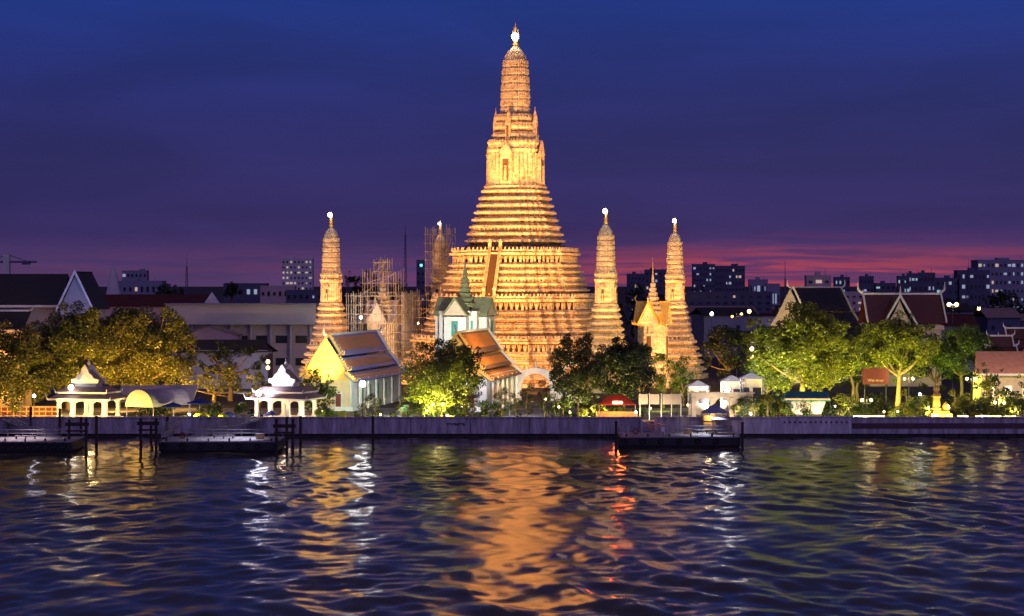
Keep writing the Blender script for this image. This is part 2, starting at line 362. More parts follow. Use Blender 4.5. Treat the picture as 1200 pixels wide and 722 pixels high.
# the lettering on the long wall (weathered, only its shape can be made out)
rnd = random.Random(5); b = MB(); x = -3.3-0
for i in range(9):
    h = rnd.uniform(.34, .5); b.box((x, 0, 0), (.10, .04, h)); b.box((x+.14, 0, rnd.uniform(-.15, .15)), (.22, .04, .09))
    if rnd.random() < .6: b.box((x+.24, 0, -.05), (.09, .04, h*.7))
    x += .31
b.build('lettering', 'wet_base', wl, (X(534, 294)-wl.location.x+2.0, -.03, Z(497, 294)))

# ---------------------------------------------------------------- prangs
Q = [(1, .5), (.89, .5), (.89, .66), (.78, .66), (.78, .78), (.66, .78), (.66, .89), (.5, .89), (.5, 1)]
PLAN = Q+[(-y, x) for x, y in Q]+[(-x, -y) for x, y in Q]+[(y, -x) for x, y in Q]
def ring(w, z): return [(x*w, y*w, z) for x, y in PLAN]
def prof_loft(b, prof, mi=0):
    i = 0
    while i < len(prof)-1:
        j = i+1; k = prof[i][2] if len(prof[i]) > 2 else mi
        while j < len(prof)-1 and (prof[j][2] if len(prof[j]) > 2 else mi) == k: j += 1
        b.loft([ring(p[1], p[0]) for p in prof[i:j+1]], k, cap=(k == mi)); i = j
def along(w, sp):
    """points with outward angle on the long straight edges of the redented plan"""
    n = len(PLAN)
    for i in range(n):
        a = Vector((PLAN[i][0]*w, PLAN[i][1]*w)); c = Vector((PLAN[(i+1) % n][0]*w, PLAN[(i+1) % n][1]*w)); d = c-a; l = d.length
        k = max(1, int(round(l/sp)))
        if l < sp*.55: continue
        for j in range(k):
            p = a+d*((j+.5)/k); yield p.x, p.y, math.atan2(d.y, d.x)-math.pi/2
def merlons(b, w, z, sp, h, mi=0):
    for x, y, a in along(w, sp): b.box((x, y, z+h/2), (.3*sp, .5*sp, h), a, mi, .45)
def figures(b, w, z, h, sp, mi=0):
    for x, y, a in along(w, sp):
        b.box((x, y, z+h*.32), (.3*sp, .42*sp, h*.64), a, mi, .75); b.box((x, y, z+h*.76), (.22*sp, .24*sp, h*.26), a, mi, .8)
        for s in (-1, 1):
            ox = math.cos(a+math.pi/2)*.28*sp*s; oy = math.sin(a+math.pi/2)*.28*sp*s; b.box((x+ox, y+oy, z+h*.72), (.14*sp, .1*sp, h*.5), a, mi)
def tiers(z0, w0, z1, w1, n, lip=.05, neck=.09):
    pr = []
    for i in range(n):
        a = z0+(z1-z0)*i/n; h = (z1-z0)/n; w = w0+(w1-w0)*i/n; wn = w0+(w1-w0)*(i+1)/n
        pr += [(a, w*(1-neck), 1), (a+h*.24, w*(1-neck), 1), (a+h*.34, w*(1-neck*.4)), (a+h*.42, w*(1+lip*.7)), (a+h*.58, w*(1+lip)), (a+h*.74, w*(1+lip*.7)), (a+h*.80, w*(1-neck*.3)), (a+h*.97, (w*.5+wn*.5)*(1-neck*.2)), (a+h*.985, wn*(1-neck))]
    return pr
def petals(b, z0, w0, z1, w1, n, sp, neck=.09, lip=.05):
    h = (z1-z0)/n
    for i in range(n):
        z = z0+h*i; w = w0+(w1-w0)*i/n; wn = w0+(w1-w0)*(i+1)/n
        for x, y, a in along(w*(1-neck)+.04, sp): b.box((x, y, z+h*.14), (.16, sp*.42, h*.26), a)
        for x, y, a in along((w*.5+wn*.5)*(1-neck*.2)+.03, sp*.8): b.box((x, y, z+h*.88), (.14, sp*.44, h*.2), a, 0, .6)
        if i % 2 == 0:
            for x, y, a in along(w*(1+lip)+.0, sp*1.7): b.box((x, y, z+h*.60), (.12, sp*.5, h*.26), a, 0, .7)
def small_prang(label, px, Y, loc_rz, scaffold=False, s=1.0):
    t = thing('small_prang', label, 'prang', (X(px, Y), Y, 0), loc_rz, 'four smaller prangs at the corners of the great prang')
    b = MB(); prof_loft(b, [(GZ, 6.9), (3.2, 6.9), (3.3, 6.4)]+tiers(3.3, 6.3, 11.0, 3.9, 5, .04, .12))
    petals(b, 3.3, 6.3, 11.0, 3.9, 5, .55, .12, .04); figures(b, 4.3, 8.0, 1.0, .9); merlons(b, 3.9, 11.0, .9, .5); b.build('base_terrace', ['small_prang_plaster', 'recess_shade', 'niche_shade'], t)
    b = MB(); prof_loft(b, tiers(11.0, 3.6, 18.9, 2.25, 6, .05, .12)); petals(b, 11.0, 3.6, 18.9, 2.25, 6, .42, .12); merlons(b, 2.3, 18.8, .7, .35); b.build('stepped_plinth', ['small_prang_plaster', 'recess_shade', 'niche_shade'], t)
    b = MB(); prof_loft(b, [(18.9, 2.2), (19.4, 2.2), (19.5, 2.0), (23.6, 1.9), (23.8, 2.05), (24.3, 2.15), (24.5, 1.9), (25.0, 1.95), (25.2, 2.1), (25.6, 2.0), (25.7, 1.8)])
    merlons(b, 2.0, 24.3, .6, .7); merlons(b, 1.9, 25.5, .55, .6); b.build('shrine_storey', ['small_prang_plaster', 'recess_shade', 'niche_shade'], t)
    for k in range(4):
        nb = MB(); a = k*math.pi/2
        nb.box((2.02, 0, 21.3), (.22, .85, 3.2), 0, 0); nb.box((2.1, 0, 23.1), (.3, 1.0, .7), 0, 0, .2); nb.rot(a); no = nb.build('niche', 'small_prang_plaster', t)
        MB().box((2.15, 0, 21.1), (.1, .5, 2.4)).rot(a).build('recess', 'niche_shade', no); MB().box((2.2, 0, 20.5), (.16, .3, 1.3), 0, 0, .6).ball((2.2, 0, 21.35), .15, 8).rot(a).build('niche_figure', 'small_prang_plaster', no)
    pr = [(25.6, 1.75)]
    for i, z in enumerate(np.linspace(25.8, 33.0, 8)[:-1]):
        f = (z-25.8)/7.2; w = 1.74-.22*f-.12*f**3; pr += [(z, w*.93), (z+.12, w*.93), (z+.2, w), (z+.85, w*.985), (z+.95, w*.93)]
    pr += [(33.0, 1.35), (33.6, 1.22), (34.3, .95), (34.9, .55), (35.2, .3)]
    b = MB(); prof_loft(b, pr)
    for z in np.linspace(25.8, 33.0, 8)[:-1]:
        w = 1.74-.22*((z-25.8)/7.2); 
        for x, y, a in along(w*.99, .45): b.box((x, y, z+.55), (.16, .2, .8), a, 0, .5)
    b.build('tower', ['small_prang_plaster', 'recess_shade', 'niche_shade'], t)
    b = MB(); b.lathe([(35.1, .35), (35.4, .5), (35.8, .28), (36.2, .42), (36.6, .2), (37.2, .14), (38.5, .04)], n=10)
    for a in range(3): b.box((.28*math.cos(a*2.1), .28*math.sin(a*2.1), 37.0), (.07, .07, 1.1), 0, 0, .4)
    b.build('finial', 'gilded', t)
    l = MB().ball((0, -.55, 37.7), .46 if not scaffold else .32, 12); l.build('beacon_lamp', 'bulb_white', t)
    light('POINT', (0, -.75, 37.7), 600, WARM, .3, parent=t)
    return t
ang = R(-20)
SAT = [(388, 402.0, 'left small prang standing alone beside the pale long building'), (516, 458.0, 'small prang behind the great prang wrapped in scaffolding'),
       (710, 381.7, 'small prang closest to the right side of the great prang'), (791, 438.0, 'rightmost small prang, beside the slender spired shrine')]
sats = [small_prang(l, px, Y, ang, i == 1) for i, (px, Y, l) in enumerate(SAT)]
# hand-measured: the left and right towers differ a little in girth
MAINX, MAINY = X(604, 420), 420.0
def main_prang():
    t = thing('great_prang', 'tall floodlit central prang rising in stepped terraces above the river trees', 'prang', (MAINX, MAINY, 0), ang)
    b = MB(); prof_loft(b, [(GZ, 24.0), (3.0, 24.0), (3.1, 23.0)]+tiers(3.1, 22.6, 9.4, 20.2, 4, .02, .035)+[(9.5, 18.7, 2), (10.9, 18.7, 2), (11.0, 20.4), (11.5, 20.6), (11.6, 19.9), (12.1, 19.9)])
    petals(b, 3.1, 22.6, 9.4, 20.2, 4, .8, .035, .02); figures(b, 19.9, 9.45, 1.45, 1.25); figures(b, 22.2, 5.9, 1.0, 1.1); merlons(b, 20.2, 12.0, .95, .65); b.build('lower_terrace', ['porcelain_plaster', 'recess_shade', 'niche_shade'], t)
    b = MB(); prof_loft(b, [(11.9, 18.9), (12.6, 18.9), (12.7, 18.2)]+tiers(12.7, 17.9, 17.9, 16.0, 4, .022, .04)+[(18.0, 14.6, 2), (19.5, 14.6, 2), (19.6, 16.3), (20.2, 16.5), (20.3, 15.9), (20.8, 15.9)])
    petals(b, 12.7, 17.9, 17.9, 16.0, 4, .7, .04, .022); figures(b, 15.75, 18.0, 1.5, 1.25); figures(b, 17.0, 14.2, .9, 1.0); merlons(b, 16.1, 20.7, .95, .65); b.build('middle_terrace', ['porcelain_plaster', 'recess_shade', 'niche_shade'], t)
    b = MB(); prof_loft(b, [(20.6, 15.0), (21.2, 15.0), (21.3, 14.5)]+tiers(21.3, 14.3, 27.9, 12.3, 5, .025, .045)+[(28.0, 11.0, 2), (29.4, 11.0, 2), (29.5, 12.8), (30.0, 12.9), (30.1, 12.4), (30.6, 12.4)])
    petals(b, 21.3, 14.3, 27.9, 12.3, 5, .7, .045, .025); figures(b, 12.2, 28.0, 1.4, 1.1); figures(b, 13.3, 23.9, .9, .95); merlons(b, 12.5, 30.5, .9, .7); b.build('upper_terrace', ['porcelain_plaster', 'recess_shade', 'niche_shade'], t)
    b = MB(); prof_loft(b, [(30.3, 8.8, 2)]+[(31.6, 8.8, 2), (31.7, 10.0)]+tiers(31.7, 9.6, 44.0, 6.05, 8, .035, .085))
    petals(b, 31.7, 9.6, 44.0, 6.05, 8, .6, .085, .035); figures(b, 9.75, 30.4, 1.3, .95); figures(b, 8.6, 34.9, .7, .8); b.build('stepped_plinth', ['porcelain_plaster', 'recess_shade', 'niche_shade'], t)
    # cross-in-square shrine storey
    b = MB(); prof_loft(b, [(43.9, 6.0), (44.5, 6.2), (44.8, 5.7), (45.8, 5.5), (51.6, 5.05), (51.9, 5.3), (52.4, 5.5), (52.7, 5.1), (53.4, 5.2), (53.8, 5.5), (54.2, 5.4), (54.3, 4.6)])
    merlons(b, 5.9, 44.4, .8, .6); merlons(b, 5.2, 52.4, .8, .7); merlons(b, 5.3, 54.1, .7, .5)
    for x, y, a in along(5.32, 1.2): b.box((x, y, 48.6), (.35, .45, 5.8), a, 0, .92)
    b.build('shrine_storey', ['porcelain_plaster', 'recess_shade', 'niche_shade'], t)
    for k in range(4):
        nb = MB(); nb.box((5.7, 0, 48.2), (.9, 2.5, 6.4)); 
        nb.extr([(-1.6, 0), (1.6, 0), (.9, 1.3), (0, 3.0), (-.9, 1.3)], 0, .5)
        for q in range(len(nb.v)-10, len(nb.v)): x, y, z = nb.v[q]; nb.v[q] = (5.75+y, x, 51.2+z)
        for s in (-1, 1): nb.tube((6.1, s*1.15, 44.9), (6.05, s*1.15, 51.2), .22, .18)
        nb.rot(k*math.pi/2); no = nb.build('niche', 'porcelain_plaster', t)
        MB().box((6.2, 0, 47.8), (.12, 1.35, 4.6)).rot(k*math.pi/2).build('recess', 'niche_shade', no); MB().box((6.3, 0, 46.9), (.45, .7, 2.6), 0, 0, .55).ball((6.3, 0, 48.6), .32, 8).rot(k*math.pi/2).build('niche_figure', 'porcelain_plaster', no)
    b = MB(); prof_loft(b, [(54.2, 4.5)]+tiers(54.3, 4.5, 60.0, 3.5, 3, .03, .06)); figures(b, 4.5, 54.4, 1.2, .75); figures(b, 4.1, 57.2, 1.1, .7); merlons(b, 3.7, 59.6, .6, .5); b.build('frieze_storey', ['porcelain_plaster', 'recess_shade', 'niche_shade'], t)
    for k in range(4):
        nb = MB(); nb.box((4.55, 0, 56.3), (1.0, 1.1, 4.4), 0, 0, .9); nb.lathe([(58.5, .62), (59.4, .55), (60.3, .38), (60.9, .12), (61.8, .03)], (4.5, 0, 0), 8); nb.box((5.06, 0, 56.2), (.1, .5, 2.4), 0, 1)
        nb.rot(k*math.pi/2+math.pi/4 if False else k*math.pi/2); nb.build('pinnacle', ['porcelain_plaster', 'niche_shade'], t)
    pr = [(59.8, 3.1)]
    zs = np.linspace(60, 72.0, 8)
    for z in zs[:-1]:
        f = (z-60)/12; w = 3.0-.3*f-.32*f**3; h = 12/7; pr += [(z, w*.94), (z+.12, w*.94), (z+.2, w), (z+h*.8, w*.985), (z+h*.88, w*.94)]
    pr += [(72.0, 2.25), (73.0, 1.95), (73.9, 1.45), (74.6, .85), (75.1, .4)]
    b = MB(); prof_loft(b, pr)
    for z in zs[:-1]:
        f = (z-60)/12; w = 3.0-.3*f-.32*f**3
        for x, y, a in along(w*.99, .62): b.box((x, y, z+.85), (.22, .3, 1.2), a, 0, .5)
    b.build('tower', ['porcelain_plaster', 'recess_shade', 'niche_shade'], t)
    b = MB(); b.lathe([(75.0, .5), (75.3, .8), (75.7, .35), (76.2, .6), (76.7, .3), (77.4, .25), (80.0, .05)], n=12)
    for a in range(6): b.path([(.15, 0, 76.6), (.75, 0, 77.3), (.6, 0, 78.6)], [.09, .09, .03], 6); b.rot(R(60))
    b.lathe([(78.2, .1), (78.8, .35), (79.3, .1)], n=8); b.build('finial', 'gilded', t)
    MB().ball((.25, -.9, 76.9), .8, 14).build('beacon_lamp', 'bulb_white', t)
    light('POINT', (.3, -1.5, 76.8), 1500, WARM, .4, parent=t)
    # steep stair up the river-side face: two balustrades with a dark flight between
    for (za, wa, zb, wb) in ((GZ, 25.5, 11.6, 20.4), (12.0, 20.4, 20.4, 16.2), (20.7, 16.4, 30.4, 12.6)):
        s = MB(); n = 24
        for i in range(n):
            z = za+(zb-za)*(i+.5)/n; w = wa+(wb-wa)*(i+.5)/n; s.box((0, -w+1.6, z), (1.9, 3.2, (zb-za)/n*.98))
        st = s.build('stair', 'stair_shade', t)
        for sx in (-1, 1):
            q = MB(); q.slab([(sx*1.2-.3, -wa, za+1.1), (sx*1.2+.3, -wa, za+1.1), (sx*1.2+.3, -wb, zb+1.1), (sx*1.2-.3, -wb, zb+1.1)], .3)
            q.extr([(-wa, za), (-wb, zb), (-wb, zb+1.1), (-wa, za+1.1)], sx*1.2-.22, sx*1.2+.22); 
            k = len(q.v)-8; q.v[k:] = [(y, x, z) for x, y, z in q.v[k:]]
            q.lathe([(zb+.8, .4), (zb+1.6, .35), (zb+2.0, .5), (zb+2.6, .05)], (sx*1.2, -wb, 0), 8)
            q.build('balustrade', ['porcelain_plaster', 'recess_shade', 'niche_shade'], t)
    return t
main_prang()

# shrine with a tall needle spire (used twice, once inside a scaffold)
def mondop(px, Y, label, m_, s=1.0, dull=False, roof=None):
    t = thing('spired_shrine', label, 'shrine', (X(px, Y), Y, 0), ang)
    w = 3.1*s; b = MB(); prof_loft(b, [(GZ, w*1.75), (4.4, w*1.7), (4.5, w*1.45), (6.2, w*1.4), (6.3, w*1.55), (6.9, w*1.55), (7.0, w*1.2)]); merlons(b, w*1.45, 6.9, .8, .5); b.build('plinth', m_, t)
    b = MB(); prof_loft(b, [(6.9, w*1.02), (7.6, w*1.0), (7.8, w*.9), (14.6, w*.88), (14.9, w*1.0), (15.3, w*1.06)])
    for x, y, a in along(w*.94, 1.0): b.box((x, y, 11.2), (.25, .35, 6.8), a)
    b.build('wall', m_, t)
    for k in range(4):
        nb = MB(); nb.box((w*.96, 0, 10.6), (.3, 1.5, 5.4)); nb.box((w*.96+.16, 0, 10.4), (.1, .95, 4.6), 0, 1); nb.rot(k*math.pi/2); nb.build('window', [m_, 'niche_shade' if not dull else 'window_dark'], t)
        g = MB(); n0 = 0
        g.extr([(-w*.72, 15.2), (w*.72, 15.2), (w*.36, 16.9), (0, 19.4), (-w*.36, 16.9)], w*.55, w*1.12)
        for s_ in (-1, 1): g.slab([(s_*w*.82, w*.5, 15.1), (s_*w*.82, w*1.2, 15.1), (0, w*1.2, 19.9), (0, w*.5, 19.9)][::s_], .25, 1); g.tube((s_*w*.84, w*1.2, 15.1), (s_*w*1.0, w*1.25, 15.9), .13, .03, 6, 1)
        g.path([(0, w*1.2, 19.8), (0, w*1.3, 20.4), (0, w*1.15, 21.1)], [.16, .1, .03], 6, 1)
        g.rot(k*math.pi/2); g.build('gable', [m_, roof or 'tiles_grey'], t)
    pr = []; zz = 17.0; ww = w*.82
    for i in range(7): pr += [(zz, ww*.86), (zz+.35, ww*.86), (zz+.45, ww*1.02), (zz+.8, ww*.98)]; zz += .95; ww *= .78
    b = MB(); prof_loft(b, pr+[(zz, .3), (zz+1.5, .18)]); b.build('spire', m_, t)
    MB().lathe([(zz+1.3, .18), (zz+3.2, .08), (zz+5.2, .03)], n=8).build('needle', 'gilded', t)
    return t
mondop(765, 398, 'slender shrine with needle spire glowing amber between the two right prangs', 'small_prang_plaster', .95, roof='gilded')
mondop(449, 430, 'pale spired shrine enclosed in scaffolding, left of the great prang', 'cream_plaster', 1.05, True)

def scaffold(px, Y, label, levels, rz, mass, step=2.0):
    """levels: list of (z0, z1, half width)"""
    t = thing('scaffolding', label, 'scaffold', (X(px, Y), Y, 0), rz)
    up = MB(); hz = MB(); bd = MB(); rr = random.Random(px)
    for z0, z1, w in levels:
        n = max(2, int(round(2*w/1.7)))
        for i in range(n+1):
            u = -w+2*w*i/n
            for (x, y) in ((u, -w), (u, w), (-w, u), (w, u)): up.tube((x, y, z0), (x+rr.uniform(-.06, .06), y, z1+rr.uniform(.2, 1.4)), .055, .055, 5)
            for (x, y) in ((u, -w+1.2), (-w+1.2, u), (w-1.2, u)): up.tube((x, y, z0), (x, y, z1+.4), .06, .06, 5)
        z = z0+.6
        while z < z1:
            for a in (w, w-1.2):
                for (p, q) in (((-a-.4, -a), (a+.4, -a)), ((-a, -a-.4), (-a, a+.4)), ((a, -a-.4), (a, a+.4)), ((-a, a), (a, a))): hz.tube((*p, z), (*q, z+rr.uniform(-.05, .05)), .06, .06, 5)
            for i in range(n):
                if rr.random() < .45:
                    u = -w+2*w*(i+.5)/n; bd.box((u, -w+.6, z-.1), (2*w/n*.95, 1.0, .06)); 
                if rr.random() < .3: u = -w+2*w*(i+.5)/n; bd.box((-w+.6, u, z-.1), (1.0, 2*w/n*.95, .06))
            z += step
        for k in range(2): hz.tube((-w, -w, z0+.3+k*2), (w, -w, min(z1, z0+.3+k*2+2*w)), .05, .05, 5); hz.tube((-w, -w, z0+1), (-w, w, min(z1, z0+2*w)), .05, .05, 5)
    up.build('uprights', 'scaffold_pipe', t); hz.build('ledgers', 'scaffold_pipe', t); bd.build('boards', 'scaffold_board', t); return t
scaffold(449, 430, 'bamboo coloured scaffold built round the pale spired shrine', [(GZ, 21.0, 6.4), (21.0, 25.6, 3.6), (25.6, 28.5, 1.6)], R(-14), 0)
scaffold(516, 458, 'tall narrow scaffold round the smaller prang behind the great prang', [(GZ, 13, 7.2), (13, 20.5, 4.8), (20.5, 36.2, 2.7)], ang, 0)

# ---------------------------------------------------------------- Thai halls
def thai_hall(name, label, cat, loc, rz, L, hw, z_e, z_r, mats, ntier=3, wall_z0=GZ, nwin=5, win_mat='shutter_red', over=.9, gable='cream_plaster', trim='trim_white', wallm='white_plaster', border='trim_green', group=None, porch=0, winlit=None, gwall=None, gtrim=None):
    """ridge along +y, gable towards -y; loc is on the ground at the middle of the near gable"""
    t = thing(name, label, cat, loc, rz, group); g0 = loc[2]
    z_e -= g0; z_r -= g0
    hw_w = hw-over
    w = MB(); w.box((0, L/2, (z_e+.4)/2), (2*hw_w, L-1.6, z_e+.4)); w.box((0, L/2, .35), (2*hw_w+.8, L-.8, .7))
    wall = w.build('wall', wallm, t)
    # steep upper slope, flatter skirts
    ks = [0, .42, .72, 1.0][:ntier+1] if ntier == 3 else [0, .58, 1.0]
    def sl(u): return (u*hw, z_r-(z_r-z_e)*(1-(1-u)**1.25))
    for sx in (-1, 1):
        for i in range(len(ks)-1):
            (xa, za), (xb, zb) = sl(ks[i]), sl(ks[i+1]); dz = .28*i; ins = (len(ks)-2-i)*L*.035
            if i: xa -= .25*hw*.15
            r = MB(); y0, y1 = ins-.2, L-ins+.2
            q = [(sx*xa, y0, za-dz), (sx*xb, y0, zb-dz+.12), (sx*xb, y1, zb-dz+.12), (sx*xa, y1, za-dz)]
            if sx < 0: q = q[::-1]
            r.slab(q, .22, 1)
            def lerp(u, v): return (sx*(xa+(xb-xa)*u), y0+(y1-y0)*v, za-dz+(zb+.12-za)*u)
            off = Vector((sx*(za-zb), 0, (xb-xa))).normalized()*.05
            q = [lerp(.20 if i else .12, .07), lerp(.76, .07), lerp(.76, .93), lerp(.20 if i else .12, .93)]
            q = [tuple(Vector(p)+off) for p in q]
            if sx < 0: q = q[::-1]
            r.slab(q, .08, 0); r.build('roof_tier', [mats, border], t)
            for (yy, dy) in ((y0, -1), (y1, 1)):
                bb = MB(); a = Vector((sx*xa, yy+dy*.12, za-dz+.12)); c = Vector((sx*xb, yy+dy*.12, zb-dz+.24)); d = c-a; nrm = Vector((sx*-d.z*sx, 0, abs(d.x))).normalized() if False else Vector((sx*abs(d.z), 0, abs(d.x))).normalized()
                bb.slab([a-nrm*.15+Vector((0, .1, 0)), c-nrm*.15+Vector((0, .1, 0)), c+nrm*.22+Vector((0, .1, 0)), a+nrm*.22+Vector((0, .1, 0))], .2)
                for k in range(6): p = a+d*((k+.5)/6)+nrm*.2; bb.tube(p, p+nrm*.32+Vector((0, 0, .12)), .1, .02, 5)
                bb.tube(c, c+Vector((sx*.45, 0, .1)), .16, .12, 6); bb.tube(c+Vector((sx*.45, 0, .1)), c+Vector((sx*.6, 0, .7)), .12, .02, 6)
                bb.build('bargeboard', gtrim if (gtrim and dy < 0) else trim, t)
    for yy, dy in ((-.3, -1), (L+.3, 1)):
        c = MB(); c.path([(0, yy+.8*-dy, z_r), (0, yy+dy*.3, z_r+.35), (0, yy+dy*.55, z_r+1.1), (0, yy+dy*.2, z_r+1.9)], [.2, .2, .13, .02], 6); c.build('roof_horn', trim, t)
    MB().box((0, L/2, z_r+.08), (.3, L*.86, .3)).build('ridge', trim, t)
    for yy in (.35, L-.35):
        g = MB(); g.extr([(-hw_w*1.0, z_e-.2), (hw_w*1.0, z_e-.2), (hw*.42, z_r-(z_r-z_e)*.50), (0, z_r-.3), (-hw*.42, z_r-(z_r-z_e)*.50)], yy-.12, yy+.12)
        for k in range(4): zz = z_e+.3+k*(z_r-z_e)*.17; ww = (hw_w*.86)*(1-k*.24); g.box((0, yy-.16, zz), (2*ww, .14, .14))
        g.build('pediment', gable, t)
    for sx in (-1, 1):
        for i in range(nwin):
            y = L*(.14+.72*(i+.5)/nwin); wn = MB(); h = z_e*.5; x = sx*(hw_w+.06)
            wn.box((x, y, z_e*.48), (.16, 1.35, h+.5)); wn.box((x, y, z_e*.48+h*.5+.55), (.14, 1.2, .8), 0, 0, .1)
            wo = wn.build('window', wallm, t); MB().box((x+sx*.06, y, z_e*.48), (.14, .9, h)).build('shutter', winlit or win_mat, wo)
        for i in range(nwin+1):
            y = L*(.12+.76*i/nwin); MB().tube((sx*(hw-.35), y, 0), (sx*(hw-.45), y, z_e), .24, .2, 8).build('column', wallm, t)
    if gwall: b = MB(); b.box((0, .7, z_e/2), (2*hw_w-.3, .16, z_e-.3)); b.build('front_wall', gwall, t)
    for dx in (-.5, .5):
        d = MB(); d.box((dx*hw_w, .6, 1.6), (1.3, .2, 3.2)); do = d.build('door', wallm, t); MB().box((dx*hw_w, .5, 1.5), (.9, .1, 2.7)).build('door_panel', win_mat, do)
    return t
# right-hand hall with glowing orange tiles
Y0 = 320.; ex, ey = 5.3, 28.; rzB = -math.atan2(ex, ey)
thai_hall('temple_hall', 'hall with glowing orange tiled roof beside the tree, in front of the great prang', 'temple hall', (X(534, Y0), Y0, GZ), rzB, 28, 6.0, Z(443, 320), Z(390, 320), 'tiles_orange', gable='gilded', border='tiles_brown', trim='trim_white', gtrim='gilded')
Y0 = 322.; rzA = -math.atan2(7, 33)
thai_hall('temple_hall', 'hall with brightly lit golden gable and grey, orange and blue tiled roof', 'temple hall', (X(381, Y0), Y0, GZ), rzA, 33, 5.2, Z(444, 322), Z(393, 322), 'tiles_inlay', gable='gilded', border='trim_blue', trim='trim_white', gwall='awning_cream', gtrim='gilded', winlit='shutter_green')

def ubosot(px, Y, L, hw, zr, ze, rz, label, **kw): return thai_hall('temple_hall', label, 'temple hall', (X(px, Y), Y, GZ), rz, L, hw, ze, zr, **kw)
ubosot(925, 415, 24, 6.6, Z(337, 415), Z(395, 415), R(-38), 'dark roofed temple hall with lit cream gable behind the big yellow tree', mats='tiles_night', gable='cream_plaster', border='roof_dark', nwin=4)
# wide hall seen from the side, with a projecting gabled porch
t = thing('temple_hall', 'wide hall with dark red roof and pale central gable on the right bank', 'temple hall', (X(1062, 400), 400, GZ), 0)
def s_(v, Y=400): return v*Y/F
zr, ze = Z(345, 400)-GZ, Z(379, 400)-GZ; W = s_(46)
r = MB(); r.slab([(-W, -.5, ze), (W, -.5, ze), (W, 5, zr), (-W, 5, zr)], .3); r.slab([(W, 10.5, ze), (-W, 10.5, ze), (-W, 5, zr), (W, 5, zr)], .3); r.build('roof', 'tiles_maroon', t)
b = MB(); b.box((0, 5, ze/2), (2*W-1.5, 9, ze)); b.box((0, .2, ze-.9), (2*W-.6, .8, .9)); b.build('wall', 'cream_plaster', t)
MB().box((0, 5, zr+.1), (2*W, .5, .4)).build('ridge', 'trim_white', t)
for sx in (-1, 1):
    b = MB(); b.slab([(sx*W+.2, -.7, ze+.1), (sx*W+.2, 5, zr+.3), (sx*W+.2, 5, zr+.9), (sx*W+.2, -.7, ze+.7)], .3); b.path([(sx*W, 5, zr+.2), (sx*(W+.9), 5, zr+.9), (sx*(W+1.0), 5, zr+2.6)], [.3, .25, .04], 6); b.build('bargeboard', 'trim_white', t)
g = MB(); g.extr([(-4.6, ze-.3), (.6, ze-.3), (-1.0, ze+2.4), (-2, ze+4.8), (-3.0, ze+2.4)], -3.2, -2.8); pg = g.build('pediment', 'cream_plaster', t)
for sx in (-1, 1):
    q = [(-2, -3.6, ze+5.6), (-2+sx*3.7, -3.6, ze-.6), (-2+sx*3.7, 4.0, ze-.6), (-2, 4.0, ze+5.6)]
    MB().slab(q if sx > 0 else q[::-1], .25).build('porch_roof', 'tiles_maroon', t)
    b = MB(); b.slab([(-2, -3.7, ze+5.3), (-2+sx*3.7, -3.7, ze-.9), (-2+sx*3.8, -3.7, ze-.4), (-2, -3.7, ze+6.2)][::-sx], .25); b.build('bargeboard', 'trim_white', t)
MB().path([(-2, -3.7, ze+5.8), (-2, -4.1, ze+6.7), (-2, -3.8, ze+7.8)], [.22, .14, .03], 6).build('roof_horn', 'trim_white', t)
MB().box((-2, -1.2, ze/2), (4.6, 4, ze-.4)).build('porch', 'cream_plaster', t)
for i in range(6): MB().box((-W+1.6+i*(2*W-3.2)/5, .45, ze*.5), (1.1, .2, 2.6)).build('window', 'window_dark', t)

# tiered open pavilion roofs with pale ridges at the right edge
for k, (px, py, Yk, lab) in enumerate(((1172, 393, 350, 'small maroon roofed pavilion with pale horned ridge at the right edge'), (1196, 384, 362, 'second maroon roofed pavilion with pale horned ridges, cut by the right edge'))):
    t = thing('roofed_pavilion', lab, 'pavilion', (X(px, Yk), Yk, GZ), 0); zr = Z(py, Yk)-GZ; W = 3.6+k*1.6
    r = MB(); 
    for j in range(3):
        ww = W*(1-.22*j)+.2; za = zr-5.5+j*1.75; zb = za+1.9; r.slab([(-ww, -2.6+j*.6, za), (ww, -2.6+j*.6, za), (ww*.86, -1+j*.3, zb), (-ww*.86, -1+j*.3, zb)], .2)
        r.slab([(ww, 3-j*.6, za), (-ww, 3-j*.6, za), (-ww*.86, 1.4-j*.2, zb), (ww*.86, 1.4-j*.2, zb)], .2)
    r.build('roof', 'tiles_maroon', t)
    for j in range(3):
        ww = W*(1-.22*j)*.86+.3; zb = zr-5.5+j*1.75+1.95; b = MB(); b.box((0, -1+j*.3, zb), (2*ww, .35, .3))
        for sx in (-1, 1): b.path([(sx*ww, -1+j*.3, zb), (sx*(ww+.5), -1+j*.3, zb+.35), (sx*(ww+.55), -1+j*.3, zb+1.1)], [.18, .14, .02], 6); b.slab([(sx*(ww+.1), -2.9+j*.6, zb-1.9), (sx*(ww+.1), -1+j*.3, zb), (sx*(ww+.1), -1+j*.3, zb+.3), (sx*(ww+.1), -2.9+j*.6, zb-1.5)], .2)
        b.build('ridge', 'trim_white', t)
    for sx in (-1, 1):
        for yy in (-2, 2.4): MB().tube((sx*(W-.6), yy, 0), (sx*(W-.6), yy, zr-5.4), .22, .2, 8).build('column', 'white_plaster', t)
t = thing('low_hall', 'low building with lit salmon terracotta roof at the right edge', 'building', (X(1185, 325), 325, GZ), 0)
zz = Z(437, 325)-GZ; MB().slab([(-6.2, -1, zz), (8, -1, zz), (8, 6, zz+3.4), (-4.5, 6, zz+3.4)], .3).build('roof', 'tiles_terracotta', t)
MB().box((1, 3, zz/2), (12, 6, zz-.1)).build('wall', 'cream_plaster', t); MB().box((1, -1.1, zz-.25), (14, .25, .35)).build('eave', 'trim_white', t)
